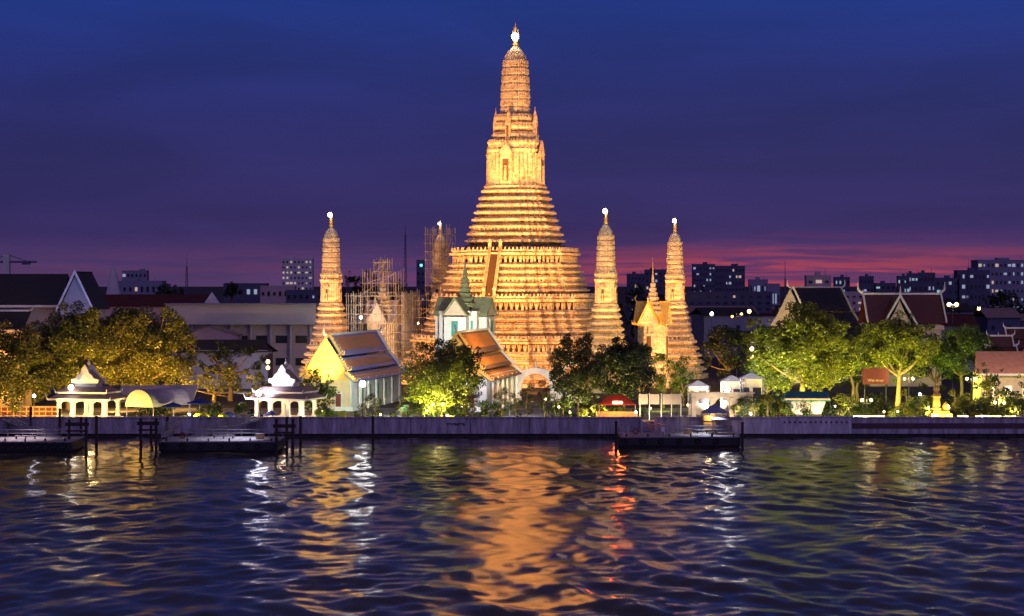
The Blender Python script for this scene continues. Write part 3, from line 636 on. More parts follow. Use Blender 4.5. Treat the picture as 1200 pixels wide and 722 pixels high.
for i in range(4): MB().box((-3.4+i*2.9, -.05, zz*.5), (1.1, .12, 1.8)).build('window', 'lit_room', t)

# ---------------------------------------------------------------- small green-shuttered spired gate tower behind the orange hall
Yg = 366.; t = thing('spired_pavilion', 'white cross-shaped pavilion with green shutters and grey-green spire behind the orange roof', 'pavilion', (X(545, Yg), Yg, GZ), R(-20))
zt = Z(366, Yg)-GZ; s = Yg/F
b = MB(); b.box((0, 0, zt/2), (7.0, 7.0, zt)); b.box((0, 0, zt/2-.4), (10.4, 4.4, zt-.8)); b.box((0, 0, zt/2-.4), (4.4, 10.4, zt-.8))
for x, y in ((3.4, 3.4), (-3.4, 3.4), (3.4, -3.4), (-3.4, -3.4)): b.box((x, y, zt/2), (.7, .7, zt+.2))
b.box((0, 0, zt+.1), (7.6, 7.6, .35)); b.build('wall', 'white_plaster', t)
for k in range(4):
    w = MB()
    w.box((0, -5.26, zt-2.9), (1.7, .14, 3.5)); w.box((0, -5.36, zt-3.0), (1.25, .1, 2.9), 0, 1); w.rot(k*math.pi/2); w.build('window', ['white_plaster', 'shutter_green'], t)
    if k in (0, 1, 3):
        for sx in (-1, 1): w = MB(); w.box((sx*2.85, -3.56, zt-2.7), (.9, .14, 3.0)); w.box((sx*2.85, -3.65, zt-2.7), (.6, .1, 2.4), 0, 1); w.rot(k*math.pi/2); w.build('window', ['white_plaster', 'shutter_green'], t)
    g = MB(); g.extr([(-2.3, zt-.5), (2.3, zt-.5), (1.1, zt+.9), (0, zt+2.4), (-1.1, zt+.9)], -5.2, -4.9, 0)
    for sx in (-1, 1):
        q = [(0, -5.5, zt+2.9), (sx*2.6, -5.5, zt-.5), (sx*2.6, -2, zt-.5), (0, -2, zt+2.9)]; g.slab(q if sx > 0 else q[::-1], .25, 1)
        g.tube((sx*3.0, -5.5, zt-.5), (sx*3.5, -5.6, zt+.5), .14, .03, 6, 1)
    g.rot(k*math.pi/2); g.build('gable', ['cream_plaster', 'tiles_green'], t)
pr = []; zz, ww = zt+1.0, 2.7
for i in range(7): pr += [(zz, ww*.85), (zz+.5, ww*.8), (zz+.55, ww), (zz+.8, ww*.97)]; zz += .92; ww *= .75
b = MB(); prof_loft(b, pr+[(zz, .35), (zz+1.0, .2)]); b.build('spire', 'tiles_green', t); MB().lathe([(zz+.9, .2), (zz+3.4, .09), (Z(300, Yg)-GZ, .03)], n=8).build('needle', 'rail_metal', t)

# pointed white arch and ring-headed gate
def arch(px, Y, w, h, label):
    t = thing('pointed_arch', label, 'archway', (X(px, Y), Y, GZ), R(-8)); b = MB(); n = 14
    out = []; inn = []
    for k in range(n+1):
        u = k/n; sx = -1 if u < .5 else 1; v = 1-abs(u-.5)*2; out.append((sx*w*(1-v**1.9), h*(.30+.70*math.sin(v*math.pi/2)**.8))); inn.append((sx*w*.66*(1-v**1.9), h*.86*(.30+.66*math.sin(v*math.pi/2)**.8)))
    out = [(-w, 0)]+out+[(w, 0)]; inn = [(-w*.66, 0)]+inn+[(w*.66, 0)]
    for k in range(len(out)-1): b.extr([out[k], out[k+1], inn[k+1], inn[k]], -.5, .5)
    b.build('arch_band', 'white_plaster', t); MB().lathe([(h, .3), (h+.4, .2), (h+1.2, .03)], n=8).build('finial', 'white_plaster', t)
    for sx in (-1, 1): b = MB(); b.box((sx*w*1.12, 0, h*.2), (.8, 1.3, h*.4)); b.box((sx*w*1.12, 0, h*.42), (1.0, 1.5, .25)); b.build('pier', 'white_plaster', t)
    return t
arch(628, 352, 4.0, Z(431, 352)-GZ, 'tall white pointed archway between the orange roofed hall and the trees')
t = thing('ring_gate', 'white open ring ornament seen through the branches of the tall tree', 'ornament', (X(672, 345), 345, GZ))
b = MB(); pts = [(2.0*math.cos(a), 0, Z(440, 345)-GZ+2.4*math.sin(a)) for a in np.linspace(0, 2*math.pi, 21)]; b.path(pts, [.3]*21, 6); b.build('ring', 'white_plaster', t); MB().box((0, 0, (Z(440, 345)-GZ-2.3)/2), (3.0, 1.5, Z(440, 345)-GZ-2.3)).build('plinth', 'white_plaster', t)

# ---------------------------------------------------------------- riverside pavilions
def pavilion(label, loc, rz):
    t = thing('riverside_pavilion', label, 'pavilion', loc, rz, 'white riverside pavilions')
    MB().box((0, 0, .25), (9.0, 5.6, .5)).build('floor_slab', 'white_plaster', t)
    for x in (-3.9, -1.5, 1.5, 3.9):
        for y in (-2.2, 2.2):
            c = MB(); c.box((x, y, 1.8), (.5, .5, 2.7)); c.box((x, y, 3.05), (.7, .7, .22)); c.box((x, y, .65), (.7, .7, .3)); c.build('column', 'white_plaster', t)
    b = MB()
    for (xa, xb) in ((-3.9, -1.5), (-1.5, 1.5), (1.5, 3.9)):
        for y in (-2.2, 2.2):
            w = (xb-xa)/2; cx = (xa+xb)/2; n = 8
            for k in range(n):
                a0, a1 = math.pi*k/n, math.pi*(k+1)/n; r_ = w-.25
                b.extr([(cx+r_*math.cos(a0), 2.35+.65*math.sin(a0)), (cx+w*math.cos(a0), 3.3), (cx+w*math.cos(a1), 3.3), (cx+r_*math.cos(a1), 2.35+.65*math.sin(a1))], y-.15, y+.15)
    b.build('arches', 'white_plaster', t)
    for (w, d, z, h) in ((5.2, 3.5, 3.2, 1.1), (4.2, 2.7, 4.2, .95)):
        r = MB(); tw, td = w*.72, d*.62
        r.loft([[(-w, -d, z), (w, -d, z), (w, d, z), (-w, d, z)], [(-w, -d, z+.16), (w, -d, z+.16), (w, d, z+.16), (-w, d, z+.16)], [(-tw, -td, z+h), (tw, -td, z+h), (tw, td, z+h), (-tw, td, z+h)]]); r.build('roof', 'tiles_grey', t)
        e = MB()
        for s in (-1, 1): e.box((0, s*d, z+.1), (2*w+.1, .12, .26)); e.box((s*w, 0, z+.1), (.12, 2*d+.1, .26))
        for sx in (-1, 1):
            for sy in (-1, 1): e.tube((sx*w, sy*d, z+.1), (sx*(w+.25), sy*(d+.2), z+.75), .12, .02, 6)
        e.build('eave_trim', 'white_plaster', t)
    u = MB(); u.box((0, 0, 5.5), (3.6, 2.2, .9)); u.build('lantern_storey', 'white_plaster', t)
    for sy in (-1, 1):
        g = MB(); P = [(-2.2, 5.7), (-2.3, 6.3), (-1.5, 6.5), (-1.2, 7.0), (-.7, 7.3), (-.5, 7.9), (0, 8.6), (.5, 7.9), (.7, 7.3), (1.2, 7.0), (1.5, 6.5), (2.3, 6.3), (2.2, 5.7)]
        g.extr(P, sy*1.3-.15, sy*1.3+.15); g.extr([(-1.1, 6.1), (1.1, 6.1), (0, 7.4)], sy*1.3-.2, sy*1.3+.2, 0); g.build('crested_gable', 'white_plaster', t)
    r = MB(); r.slab([(0, -1.3, 7.8), (2.1, -1.3, 5.9), (2.1, 1.3, 5.9), (0, 1.3, 7.8)], .15); r.slab([(0, 1.3, 7.8), (-2.1, 1.3, 5.9), (-2.1, -1.3, 5.9), (0, -1.3, 7.8)], .15); r.build('top_roof', 'tiles_grey', t)
    MB().lathe([(8.4, .2), (8.7, .3), (9.1, .1), (9.5, .02)], n=8).build('finial', 'white_plaster', t)
    return t
pv = pavilion('brilliantly lit white riverside pavilion at the left, with crested gable and stepped roofs', (X(104, 301), 301, GZ), R(-14))
MB().ball((-1.5, -3.0, 5.15), .42, 12).build('floodlamp', 'bulb_white', pv)
light('SPOT', (-2.5, -6.2, 1.3), 5200, (1, .60, .15), .3, (.3, 0, 3.3), 105, .6, parent=pv); light('SPOT', (5, -5.8, 1.3), 3200, (1, .60, .15), .3, (2, 0, 2.8), 100, .6, parent=pv); light('POINT', (0, 0, 2.6), 500, (1, .7, .25), .3, parent=pv)
pv2 = pavilion('softly lit white riverside pavilion with crested gable, right of the dazzling violet-white lamp', (X(335, 302), 302, GZ), R(-20))

light('SPOT', (-3, -6.4, 1.3), 3200, (1, .62, .32), .3, (0, 0, 3.3), 105, .6, parent=pv2); light('POINT', (0, 0, 2.6), 250, (1, .7, .4), .3, parent=pv2)
# ---------------------------------------------------------------- trees
def leaves(name, mats, lobes, leaf, cover, seed, parent=None, loc=(0, 0, 0), kind=None):
    rg = np.random.default_rng(seed); P = []; S = []
    for (x, y, z, r) in lobes:
        n = int(cover*4*math.pi*r*r/(leaf*leaf)*.42); d = rg.normal(size=(n, 3)); d /= np.linalg.norm(d, axis=1)[:, None]
        rad = r*(.45+.6*rg.random(n)**.6); rad *= 1+.18*np.sin(d[:, 0]*5+x)*np.cos(d[:, 2]*6+y)
        P.append(np.array([x, y, z])+d*rad[:, None]*np.array([1, 1, .82])); S.append(leaf*(.55+.8*rg.random(n)))
    P = np.concatenate(P); S = np.concatenate(S); n = len(P)
    u = rg.normal(size=(n, 3)); u /= np.linalg.norm(u, axis=1)[:, None]; v = np.cross(u, rg.normal(size=(n, 3))); v /= np.linalg.norm(v, axis=1)[:, None]
    u *= (S*.62)[:, None]; v *= (S*.36)[:, None]
    V = np.stack([P-u, P-v, P+u, P+v], 1).reshape(-1, 3)
    me = bpy.data.meshes.new(name); me.vertices.add(4*n); me.vertices.foreach_set('co', V.ravel()); me.loops.add(4*n); me.loops.foreach_set('vertex_index', np.arange(4*n))
    me.polygons.add(n); me.polygons.foreach_set('loop_start', np.arange(n)*4); me.polygons.foreach_set('loop_total', np.full(n, 4)); me.update(calc_edges=True)
    me.materials.append(MATS[mats]); o = bpy.data.objects.new(name, me); col.objects.link(o); o.location = loc
    if parent: o.parent = parent
    return o
def tree(label, px0, px1, pyt, pyb, Y, lm='leaf_green', seed=1, group='trees along the river bank', nl=26, leaf=.30, trunk=True, cover=2.6, cat='tree', depth=None, name='tree', lean=0):
    rr = random.Random(seed); cx = X((px0+px1)/2, Y); hw = (px1-px0)/2*Y/F; zt = Z(pyt, Y)-GZ; zb = max(Z(pyb, Y)-GZ, .3); hh = (zt-zb)/2; zc = (zt+zb)/2; dp = depth or min(hw, 6)
    t = thing(name, label, cat, (cx, Y, GZ), 0, group); lobes = []
    base = min(hw, hh); nl = int(nl*1.5)
    k = 0
    while len(lobes) < nl and k < 4000:
        k += 1; a = rr.uniform(-1, 1); b = rr.uniform(-1, 1); c = rr.uniform(-1, 1)
        if abs(a)**2.6+b*b+abs(c)**2.6 > 1 or a*a+b*b+c*c < .10: continue
        r = base*rr.choice((rr.uniform(.12, .22), rr.uniform(.2, .36))); wf = 1-.22*max(0, c); lobes.append((a*(hw-r*.6)*wf*1.1+lean*c*hw, b*(dp-r*.6), zc+c*(hh-r*.75), r))
    for q in range(nl//5):
        a = rr.uniform(0, 6.283); lobes.append((math.cos(a)*hw*.98, rr.uniform(-.4, .4)*dp, zc+math.sin(a)*hh*.96, base*rr.uniform(.09, .17)))
    leaves('crown', lm, lobes, leaf, cover, seed, t)
    if trunk:
        b = MB(); tr = max(.16, hw*.055); z1 = zb+hh*.35; b.path([(0, 0, 0), (rr.uniform(-.3, .3), 0, z1*.5), (rr.uniform(-.5, .5)+lean, 0, z1)], [tr*1.5, tr*1.1, tr*.9], 9); b.build('trunk', 'bark', t)
        lb = MB(); top = Vector(b.v[-1])
        for (x, y, z, r) in rr.sample(lobes, min(9, len(lobes))):
            m1 = Vector((x*.45, y*.45, z1*.8+(z-z1)*.45+.3)); lb.path([(0, 0, z1*.85), m1, (x, y, z)], [tr*.6, tr*.38, tr*.12], 6)
        lb.build('limbs', 'bark', t)
    return t
T = [
 # px0 px1 top bottom Y mat seed label
 (-30, 62, 378, 478, 318, 'leaf_gold', 1, 'amber lit tree at the left edge above the low fence', 50),
 (28, 134, 357, 464, 324, 'leaf_olive', 2, 'broad dark-centred tree behind the left white pavilion', 66),
 (112, 226, 356, 462, 330, 'leaf_gold', 3, 'large round tree glowing amber above the cream vaulted awning', 74),
 (212, 292, 424, 466, 324, 'leaf_gold', 4, 'low amber tree right of the large round tree', 24),
 (228, 312, 398, 440, 350, 'leaf_dark', 5, 'dark unlit tree in front of the long pale building', 26),
 (84, 150, 362, 436, 344, 'leaf_olive', 31, 'olive tree filling the gap between the two broad amber lit trees', 26),
 (286, 322, 432, 476, 316, 'leaf_olive', 32, 'small olive tree behind the dazzling violet-white lamp', 14),
 (342, 392, 434, 488, 308, 'leaf_green', 6, 'small bushy tree between the second pavilion and the golden gable', 30),
 (472, 560, 398, 486, 306, 'leaf_olive', 7, 'yellow-green lit tree in front of the orange roofed hall', 44),
 (522, 572, 402, 470, 309, 'leaf_dark', 8, 'dark tree half covering the orange roofed hall gable', 20),
 (646, 712, 388, 476, 306, 'leaf_dark', 9, 'dark open tree with a straight pale trunk in front of the great prang', 56),
 (694, 768, 396, 470, 312, 'leaf_dark', 10, 'dark spreading tree above the red lamp', 60),
 (755, 800, 412, 466, 330, 'leaf_lime', 11, 'lime lit tree below the slender spired shrine', 20),
 (783, 818, 416, 466, 336, 'leaf_green', 12, 'rounded green tree at the foot of the rightmost prang', 16),
 (822, 884, 378, 440, 385, 'leaf_dark', 13, 'dim reddish green tree behind the white lit stalls', 24),
 (872, 925, 410, 466, 330, 'leaf_green', 14, 'green lit tree left of the large yellow-green tree', 18),
 (884, 1000, 357, 462, 322, 'leaf_lime', 15, 'large spreading yellow-green tree under the lit cream gable', 80),
 (972, 1026, 382, 446, 345, 'leaf_dark', 16, 'dark tree between the two bright yellow-green trees', 20),
 (1006, 1098, 366, 448, 326, 'leaf_lime', 17, 'bright yellow-green tree in front of the dark red roofed hall', 40),
 (1092, 1160, 378, 446, 338, 'leaf_green', 18, 'rounded dark green tree right of the bright one, before the twin street lamps', 34),
 (1140, 1178, 425, 478, 318, 'leaf_dark', 19, 'dark leafy tree below the salmon roof', 14),
 (976, 1034, 378, 458, 352, 'leaf_dark', 41, 'dark tree behind the dark red board', 24),
 (1066, 1126, 381, 458, 356, 'leaf_dark', 42, 'dark tree filling the gap right of the bright yellow-green tree', 22),
 (862, 912, 366, 444, 356, 'leaf_olive', 44, 'olive tree left of the lit cream gable', 24),
 (1030, 1080, 384, 440, 360, 'leaf_dark', 45, 'dark tree between the wide hall and the bright yellow-green tree', 20),
 (1150, 1190, 398, 440, 345, 'leaf_dark', 43, 'dark tree below the maroon pavilion roofs', 16),
 (1172, 1215, 440, 482, 312, 'leaf_dark', 20, 'dark low tree at the right edge', 12),
]
for (a, b_, c, d, Y, lm, sd, lab, nl) in T: tree(lab, a, b_, c, d, Y, lm, sd, nl=nl)
BG = [(396, 424, 318, 362, 560, 'dark tree behind the left small prang'), (420, 446, 316, 360, 600, 'dark tree behind the scaffolded shrine'), (452, 480, 326, 372, 600, 'dark tree between the shrine scaffold and the tall scaffold'), (262, 282, 330, 350, 620, 'small dark tree behind the pale long building'),
      (182, 214, 331, 352, 820, 'dark tree crown on the horizon above the left roofs'), (62, 92, 333, 352, 760, 'dark crown on the horizon behind the blue gable'), (732, 756, 330, 372, 540, 'dark tree between the slender shrine and the nearest right prang'), (806, 842, 336, 376, 640, 'dark tree below the office block with lit windows'),
      (1106, 1124, 330, 345, 900, 'dark crown behind the twin street lamps'), (1158, 1196, 340, 366, 620, 'dark tree behind the far right roofs')]
for i, (a, b_, c, d, Y, lab) in enumerate(BG): tree(lab, a, b_, c, d, Y, 'leaf_dark', 60+i, 'dark trees behind the temple', 34, .5, True, 2.4)
# far-off greenery that reads as one mass
rr = random.Random(4); lob = []
for i in range(330):
    Y = rr.uniform(700, 1100); px = rr.uniform(-60, 1260); r = rr.uniform(3, 7); lob.append((X(px, Y), Y, GZ+r*.6+rr.uniform(0, 9), r))
o = leaves('distant_trees', 'leaf_dark', lob, 2.2, .8, 77); tag(o, 'far belt of dark tree crowns among the city roofs', 'trees', kind='stuff')

def bush(label, px, py, r, Y, lm='leaf_green', seed=0, group='clipped round bushes on the bank'):
    t = thing('bush', label, 'bush', (X(px, Y), Y, GZ), 0, group); z = Z(py, Y)-GZ; rr = random.Random(seed)
    lobes = [(0, 0, z, r)]+[(rr.uniform(-.5, .5)*r, rr.uniform(-.5, .5)*r, z+rr.uniform(-.3, .3)*r, r*.6) for _ in range(3)]
    leaves('foliage', lm, lobes, .17, 2.4, seed, t); MB().tube((0, 0, 0), (0, 0, z), .07, .05, 6).build('stem', 'bark', t); return t
for i, (px, py, r, Y, lm, lab) in enumerate([(489, 478, 1.3, 299, 'leaf_dark', 'round dark clipped bush left of the yellow-green tree'), (900, 467, 1.15, 300, 'leaf_lime', 'bright yellow round bush beside the white stalls'), (884, 477, .9, 299, 'leaf_lime', 'smaller yellow bush left of the bright round bush'),
    (862, 478, .8, 298, 'leaf_lime', 'low yellow bush beside the lit arch'), (922, 479, 1.2, 299, 'leaf_green', 'green round bush left of the green awning'), (1188, 473, 1.2, 299, 'leaf_olive', 'round olive bush beside the far right twin lamp'), (375, 484, .9, 298, 'leaf_green', 'low green bush at the foot of the golden gable hall'),
    (402, 486, .8, 298, 'leaf_olive', 'low olive bush under the dazzling white lamp'), (660, 474, 1.2, 304, 'leaf_green', 'bright green shrub left of the straight pale trunk'), (700, 478, 1.0, 302, 'leaf_olive', 'olive shrub right of the straight pale trunk'), (1157, 451, 1.2, 308, 'leaf_lime', 'lime shrub right of the upper twin lamp'),
    (985, 484, .8, 298, 'leaf_lime', 'low lime shrub left of the nearest right twin lamp'), (1125, 482, .9, 299, 'leaf_lime', 'low lit shrub right of the golden statue'), (1045, 484, .8, 298, 'leaf_lime', 'low lime shrub left of the golden statue'), (945, 484, .9, 298, 'leaf_dark', 'low dark shrub in front of the green awning'),
    (570, 487, .9, 298, 'leaf_dark', 'low dark shrub before the white side wall of the orange hall'), (460, 487, .7, 298, 'leaf_dark', 'small dark shrub before the turquoise windows'), (795, 470, 1.0, 303, 'leaf_lime', 'lime shrub behind the cream notice boards'), (20, 478, 1.2, 301, 'leaf_gold', 'amber shrub behind the left gangway')]):
    bush(lab, px, py, r, Y, lm, 200+i)
def topiary(label, px, pyt, Y, lm, seed, r0=.55):
    t = thing('topiary_tree', label, 'topiary', (X(px, Y), Y, GZ), 0, 'cloud-pruned topiary trees'); zt = Z(pyt, Y)-GZ; rr = random.Random(seed); lobes = []; tr = MB(); pts = [(0, 0, 0)]
    n = max(3, int(zt/.95))
    for i in range(n):
        z = zt*(.32+.68*i/(n-1))-.3; dx = (-1)**i*rr.uniform(.25, .95)*(1-.5*i/n); r = r0*rr.uniform(1.0, 1.5); lobes.append((dx, rr.uniform(-.3, .3), z, r)); pts.append((dx*.25, 0, z-.1)); 
        tr.tube((dx*.2, 0, max(.1, z-.4)), (dx, 0, z), .05, .03, 5)
    tr.path(pts, [.12-.08*i/len(pts) for i in range(len(pts))], 6); tr.build('trunk', 'bark', t); leaves('foliage', lm, lobes, .16, 2.6, seed, t); return t
for i, (px, pt, lm, lab) in enumerate([(428, 466, 'leaf_dark', 'dark cloud-pruned topiary under the dazzling white lamp'), (440, 462, 'leaf_dark', 'taller dark topiary before the turquoise lit windows'), (469, 465, 'leaf_dark', 'dark topiary left of the round dark bush'), (588, 456, 'leaf_dark', 'dark topiary before the white wall of the orange roofed hall'),
    (604, 461, 'leaf_dark', 'second dark topiary before the white wall of the orange hall'), (617, 452, 'leaf_dark', 'dark topiary at the left foot of the pointed arch'), (638, 447, 'leaf_dark', 'tallest dark topiary at the right foot of the pointed arch'), (650, 462, 'leaf_dark', 'dark topiary between the arch and the pale trunk'),
    (971, 470, 'leaf_lime', 'lime lit topiary right of the green awning'), (996, 464, 'leaf_lime', 'taller lime topiary left of the twin lamp'), (958, 466, 'leaf_green', 'slim green topiary at the end of the green awning'), (1062, 458, 'leaf_lime', 'slim lime topiary under the upper left twin lamp'), (1119, 458, 'leaf_lime', 'bright lime topiary right of the golden statue'),
    (1136, 462, 'leaf_olive', 'olive topiary below the upper right twin lamp'), (1080, 464, 'leaf_olive', 'olive topiary left of the golden statue'), (1171, 458, 'leaf_olive', 'olive topiary behind the far right twin lamp'), (545, 468, 'leaf_dark', 'dark topiary under the dark tree'), (556, 470, 'leaf_dark', 'second dark topiary under the dark tree')]):
    topiary(lab, px, pt, 299+(i % 3), lm, 300+i)
def shrubs(rng, n, label, group, cols, seed, hmin=.8, hmax=2.0, Ya=300, Yb=312):
    rr = random.Random(seed)
    for i in range(n):
        px = rr.uniform(*rng); Y = rr.uniform(Ya, Yb); h = rr.uniform(hmin, hmax); r = h*rr.uniform(.45, .7)
        t = thing('shrub', label, 'shrub', (X(px, Y), Y, GZ), 0, group)
        lobes = [(rr.uniform(-.5, .5)*r, rr.uniform(-.3, .3)*r, h*rr.uniform(.35, .85), r*rr.uniform(.5, .8)) for _ in range(4)]
        leaves('foliage', rr.choice(cols), lobes, .2, 2.0, seed*100+i, t); MB().tube((0, 0, 0), (0, 0, h*.5), .06, .04, 5).build('stem', 'bark', t)
shrubs((866, 1200), 85, 'leafy shrub in the crowded planting between the green awning and the right edge', 'shrubs of the right bank garden', ('leaf_green', 'leaf_dark', 'leaf_dark', 'leaf_olive', 'leaf_lime'), 7, 1.0, 3.4)
shrubs((640, 752), 16, 'leafy shrub in the planting around the pale trunk and the red canopy', 'shrubs below the dark trees', ('leaf_green', 'leaf_dark', 'leaf_olive'), 8, .8, 2.0, 303, 312)
shrubs((470, 600), 20, 'leafy shrub in the dark planting below the orange roofed hall', 'shrubs below the orange roofed hall', ('leaf_green', 'leaf_dark', 'leaf_dark', 'leaf_olive'), 9, .8, 2.6, 300, 311)
shrubs((148, 300), 18, 'leafy shrub in the shade under the amber lit trees', 'shrubs below the left trees', ('leaf_gold', 'leaf_dark', 'leaf_green'), 10, .8, 2.4, 303, 314)
shrubs((352, 420), 8, 'leafy shrub in front of the golden gabled hall', 'shrubs below the golden gable', ('leaf_green', 'leaf_olive', 'leaf_dark'), 11, .8, 1.8, 300, 308)
o = leaves('flower_beds', 'leaf_olive', [(X(px, 297.5), 297.5+random.Random(px).uniform(0, 5), GZ+.25, .55) for px in list(range(640, 750, 7))+list(range(868, 1200, 6))+list(range(484, 560, 7))+list(range(366, 470, 8))], .16, 1.1, 9); tag(o, 'low mixed planting along the top of the river wall', 'planting', kind='stuff')

# ---------------------------------------------------------------- lamps
def lamp(label, heads, Y, mat_, color, power, arm=True, name='street_lamp', r=.22, group='lamp posts on the bank', lift=0):
    cx = sum(h[0] for h in heads)/len(heads); cy = min(h[1] for h in heads); x = X(cx, Y); t = thing(name, label, 'street lamp', (x, Y, GZ), 0, group)
    z = Z(cy, Y)-GZ; b = MB(); b.tube((0, 0, 0), (0, 0, z+.1), .09, .05, 8); b.lathe([(0, .22), (.3, .2), (.5, .1)], n=8); b.build('pole', 'pole_dark', t)
    for (hx, hy) in heads:
        dx = X(hx, Y)-x; dz = Z(hy, Y)-GZ
        if abs(dx) > .05: a = MB(); a.path([(0, 0, dz-.5), (dx*.7, 0, dz-.55), (dx, 0, dz-.25)], [.04]*3, 6); a.build('arm', 'pole_dark', t)
        MB().ball((dx, 0, dz), r, 12).build('lamp_globe', mat_, t)
    light('POINT', (0, -.4, z+.35), power*.025, color, max(.35, r), parent=t); light('SPOT', (0, -.5, z+.35), power*.8, color, .3, (0, 6, z+2.5), 165, .4, parent=t); return t
lamp('dazzling white lamp standing in front of the blue bordered hall roof', [(425, 450)], 305, 'bulb_white', (.95, .95, 1), 7500, r=.5)
lamp('dazzling violet-white lamp left of the second white pavilion', [(303, 461)], 299, 'bulb_cool', (.82, .78, 1), 6000, r=.45)
lamp('dazzling white lamp above the blue-grey tent', [(852, 457)], 303, 'bulb_white', (.95, .97, 1), 6000, r=.45)
lamp('warm twin lamp under the yellow-green tree before the orange hall', [(507, 474), (519, 474)], 300, 'bulb_warm', (1, .75, .3), 1500)
lamp('single warm lamp right of the pointed arch', [(639, 468)], 300, 'bulb_warm', (1, .75, .35), 1200)
lamp('small lilac-white lamp under the leftmost tree', [(40, 464)], 300, 'bulb_cool', (.9, .75, 1), 700, r=.26)
lamp('low warm lamp at the wall top below the yellow-green tree', [(524, 487)], 297, 'bulb_warm', (1, .8, .5), 300, r=.18)
lamp('warm twin lamp nearest the dotted wall', [(1010, 469), (1021, 469)], 299, 'bulb_warm', (1, .78, .32), 1700, r=.25)
lamp('warm twin lamp beneath the bright yellow-green tree', [(1060, 444), (1070, 444)], 306, 'bulb_warm', (1, .82, .3), 1900)
lamp('warm twin lamp beneath the rounded dark green tree', [(1133, 444), (1143, 444)], 306, 'bulb_warm', (1, .82, .3), 1900, r=.25)
lamp('warm twin lamp furthest right on the bank', [(1166, 472), (1177, 472)], 299, 'bulb_warm', (1, .78, .32), 1600, r=.25)
lamp('white lamp left of the golden statue', [(1078, 462)], 301, 'bulb_white', (1, .92, .8), 500, r=.22)
lamp('tall yellow-white twin street lamp beside the dark red roofed hall', [(1112, 357), (1121, 357)], 372, 'bulb_warm', (1, .85, .5), 2500, r=.4)
lamp('greenish street lamp behind the rightmost prang', [(834, 368)], 470, 'bulb_green', (.8, 1, .6), 2500, r=.45)
lamp('orange street lamp above the trees left of the lit cream gable', [(878, 365)], 420, 'bulb_amber', (1, .5, .12), 3500, r=.45)
lamp('orange street lamp left of the large yellow-green tree', [(881, 409), (881, 418)], 345, 'bulb_amber', (1, .45, .1), 2500, r=.38)
lamp('small orange lamp among the dark roofs at the right', [(1147, 362)], 480, 'bulb_amber', (1, .5, .12), 1200, r=.4)
lamp('small orange lamp between the rightmost prang and the lit gable', [(869, 368), (858, 371)], 430, 'bulb_amber', (1, .5, .12), 1500, r=.28)
lamp('slender lantern with white and amber panes left of the golden gable hall', [(314, 424), (314, 431)], 330, 'bulb_warm', (1, .6, .3), 600, r=.35)
lamp('yellow lamp at the foot of the tall scaffold', [(490, 379)], 420, 'bulb_amber', (1, .6, .15), 800, r=.2)
lamp('white work lamp inside the shrine scaffold', [(423, 372)], 420, 'bulb_white', (.9, .95, 1), 2500, r=.32)

for i, px in enumerate((446, 500, 541, 655, 668, 745, 762, 806, 880, 931, 952, 979, 1036, 1052, 1088, 1112, 1128, 1146, 1190, 160, 222, 378)):
    Yk = 297.5+(i*7 % 5)*1.6; t = thing('garden_light', 'small glowing globe light on a short post among the bank planting', 'garden light', (X(px, Yk), Yk, GZ), 0, 'small garden lights along the bank'); h = .9+(i*5 % 4)*.35
    MB().tube((0, 0, 0), (0, 0, h), .05, .04, 6).build('post', 'pole_dark', t); MB().ball((0, 0, h+.12), .17, 10).build('globe', ('bulb_warm', 'bulb_warm', 'bulb_white')[i % 3], t)
    light('SPOT', (0, -.1, h+.3), 260, ((1, .75, .3), (1, .7, .2), (1, .9, .7))[i % 3], .1, (0, 6, h+1.5), 165, .4, parent=t)
# ---------------------------------------------------------------- lights that have no visible fitting in the photo (courtyard floodlights, tree uplights, then fill spots added along the bank)
def flood(x, y, z, tx, ty, tz, p, c=(1, .58, .22), ang_=60, r=.5):
    if ang_ in (70, 34, 22) and p > 60000: p *= rf.uniform(.72, 1.08)*.84
    light('SPOT', (x, y, z), p, c, r, (tx, ty, tz), ang_, .7)
FC = (1, .43, .10)
rf = random.Random(6)
for dx in (-34, -17, -6, 5, 42):
    flood(MAINX+dx, 366, 4, MAINX+dx*.3, 420, 17, 82000, FC, 70, .8)
for dx, zz_ in ((-30, 24), (-12, 24), (4, 24), (36, 24)):
    flood(MAINX+dx*1.0, 374, 7, MAINX+dx*.08, 420, 40, 150000, FC, 34, .8)
for dx in (-26, 32): flood(MAINX+dx, 372, 6, MAINX, 420, 63, 420000, FC, 22, .8)
for i, (px, Y, l) in enumerate(SAT):
    x = X(px, Y); k = .45 if i == 1 else 1
    for dx in (-9, 9): flood(x+dx, Y-17, 3.5, x, Y, 15, 10000*k, FC, 60); flood(x+dx*.8, Y-15, 3.5, x, Y, 29, 46000*k, (1, .47, .11), 34)
flood(X(765, 398)-6, 382, 3, X(765, 398), 398, 13, 26000, (1, .55, .16), 60)
flood(X(765, 398)+6, 380, 3, X(765, 398), 398, 18, 26000, (1, .55, .16), 60)
flood(X(449, 430)-4, 408, 4, X(449, 430), 430, 16, 16000, (1, .72, .42), 60)
flood(X(375, 317), 312, 3.0, X(379, 322), 322, 10.8, 80000, (1, .66, .20), 36)      # the dazzling gable
flood(X(612, 312), 302, 3.0, X(590, 335), 335, 5, 14000, (.85, .85, 1), 80)
flood(X(570, 352)+4, 352, 3.5, X(560, 330), 332, 13, 9000, (1, .45, .1), 90)
flood(X(600, 318), 309, 15.5, X(578, 334), 334, 11, 14000, (1, .60, .16), 70)
flood(X(620, 330), 322, 14, X(575, 332), 332, 11, 9000, (1, .62, .22), 90)
flood(X(535, 345), 345, 14, X(545, 366), 366, 20, 14000, (1, 1, .85), 70)
flood(X(470, 310), 303, 3, X(445, 338), 338, 6, 14000, (.75, 1, .92), 70)
flood(X(445, 320), 308, 16, X(425, 336), 336, 12, 9000, (1, .75, .5), 70)
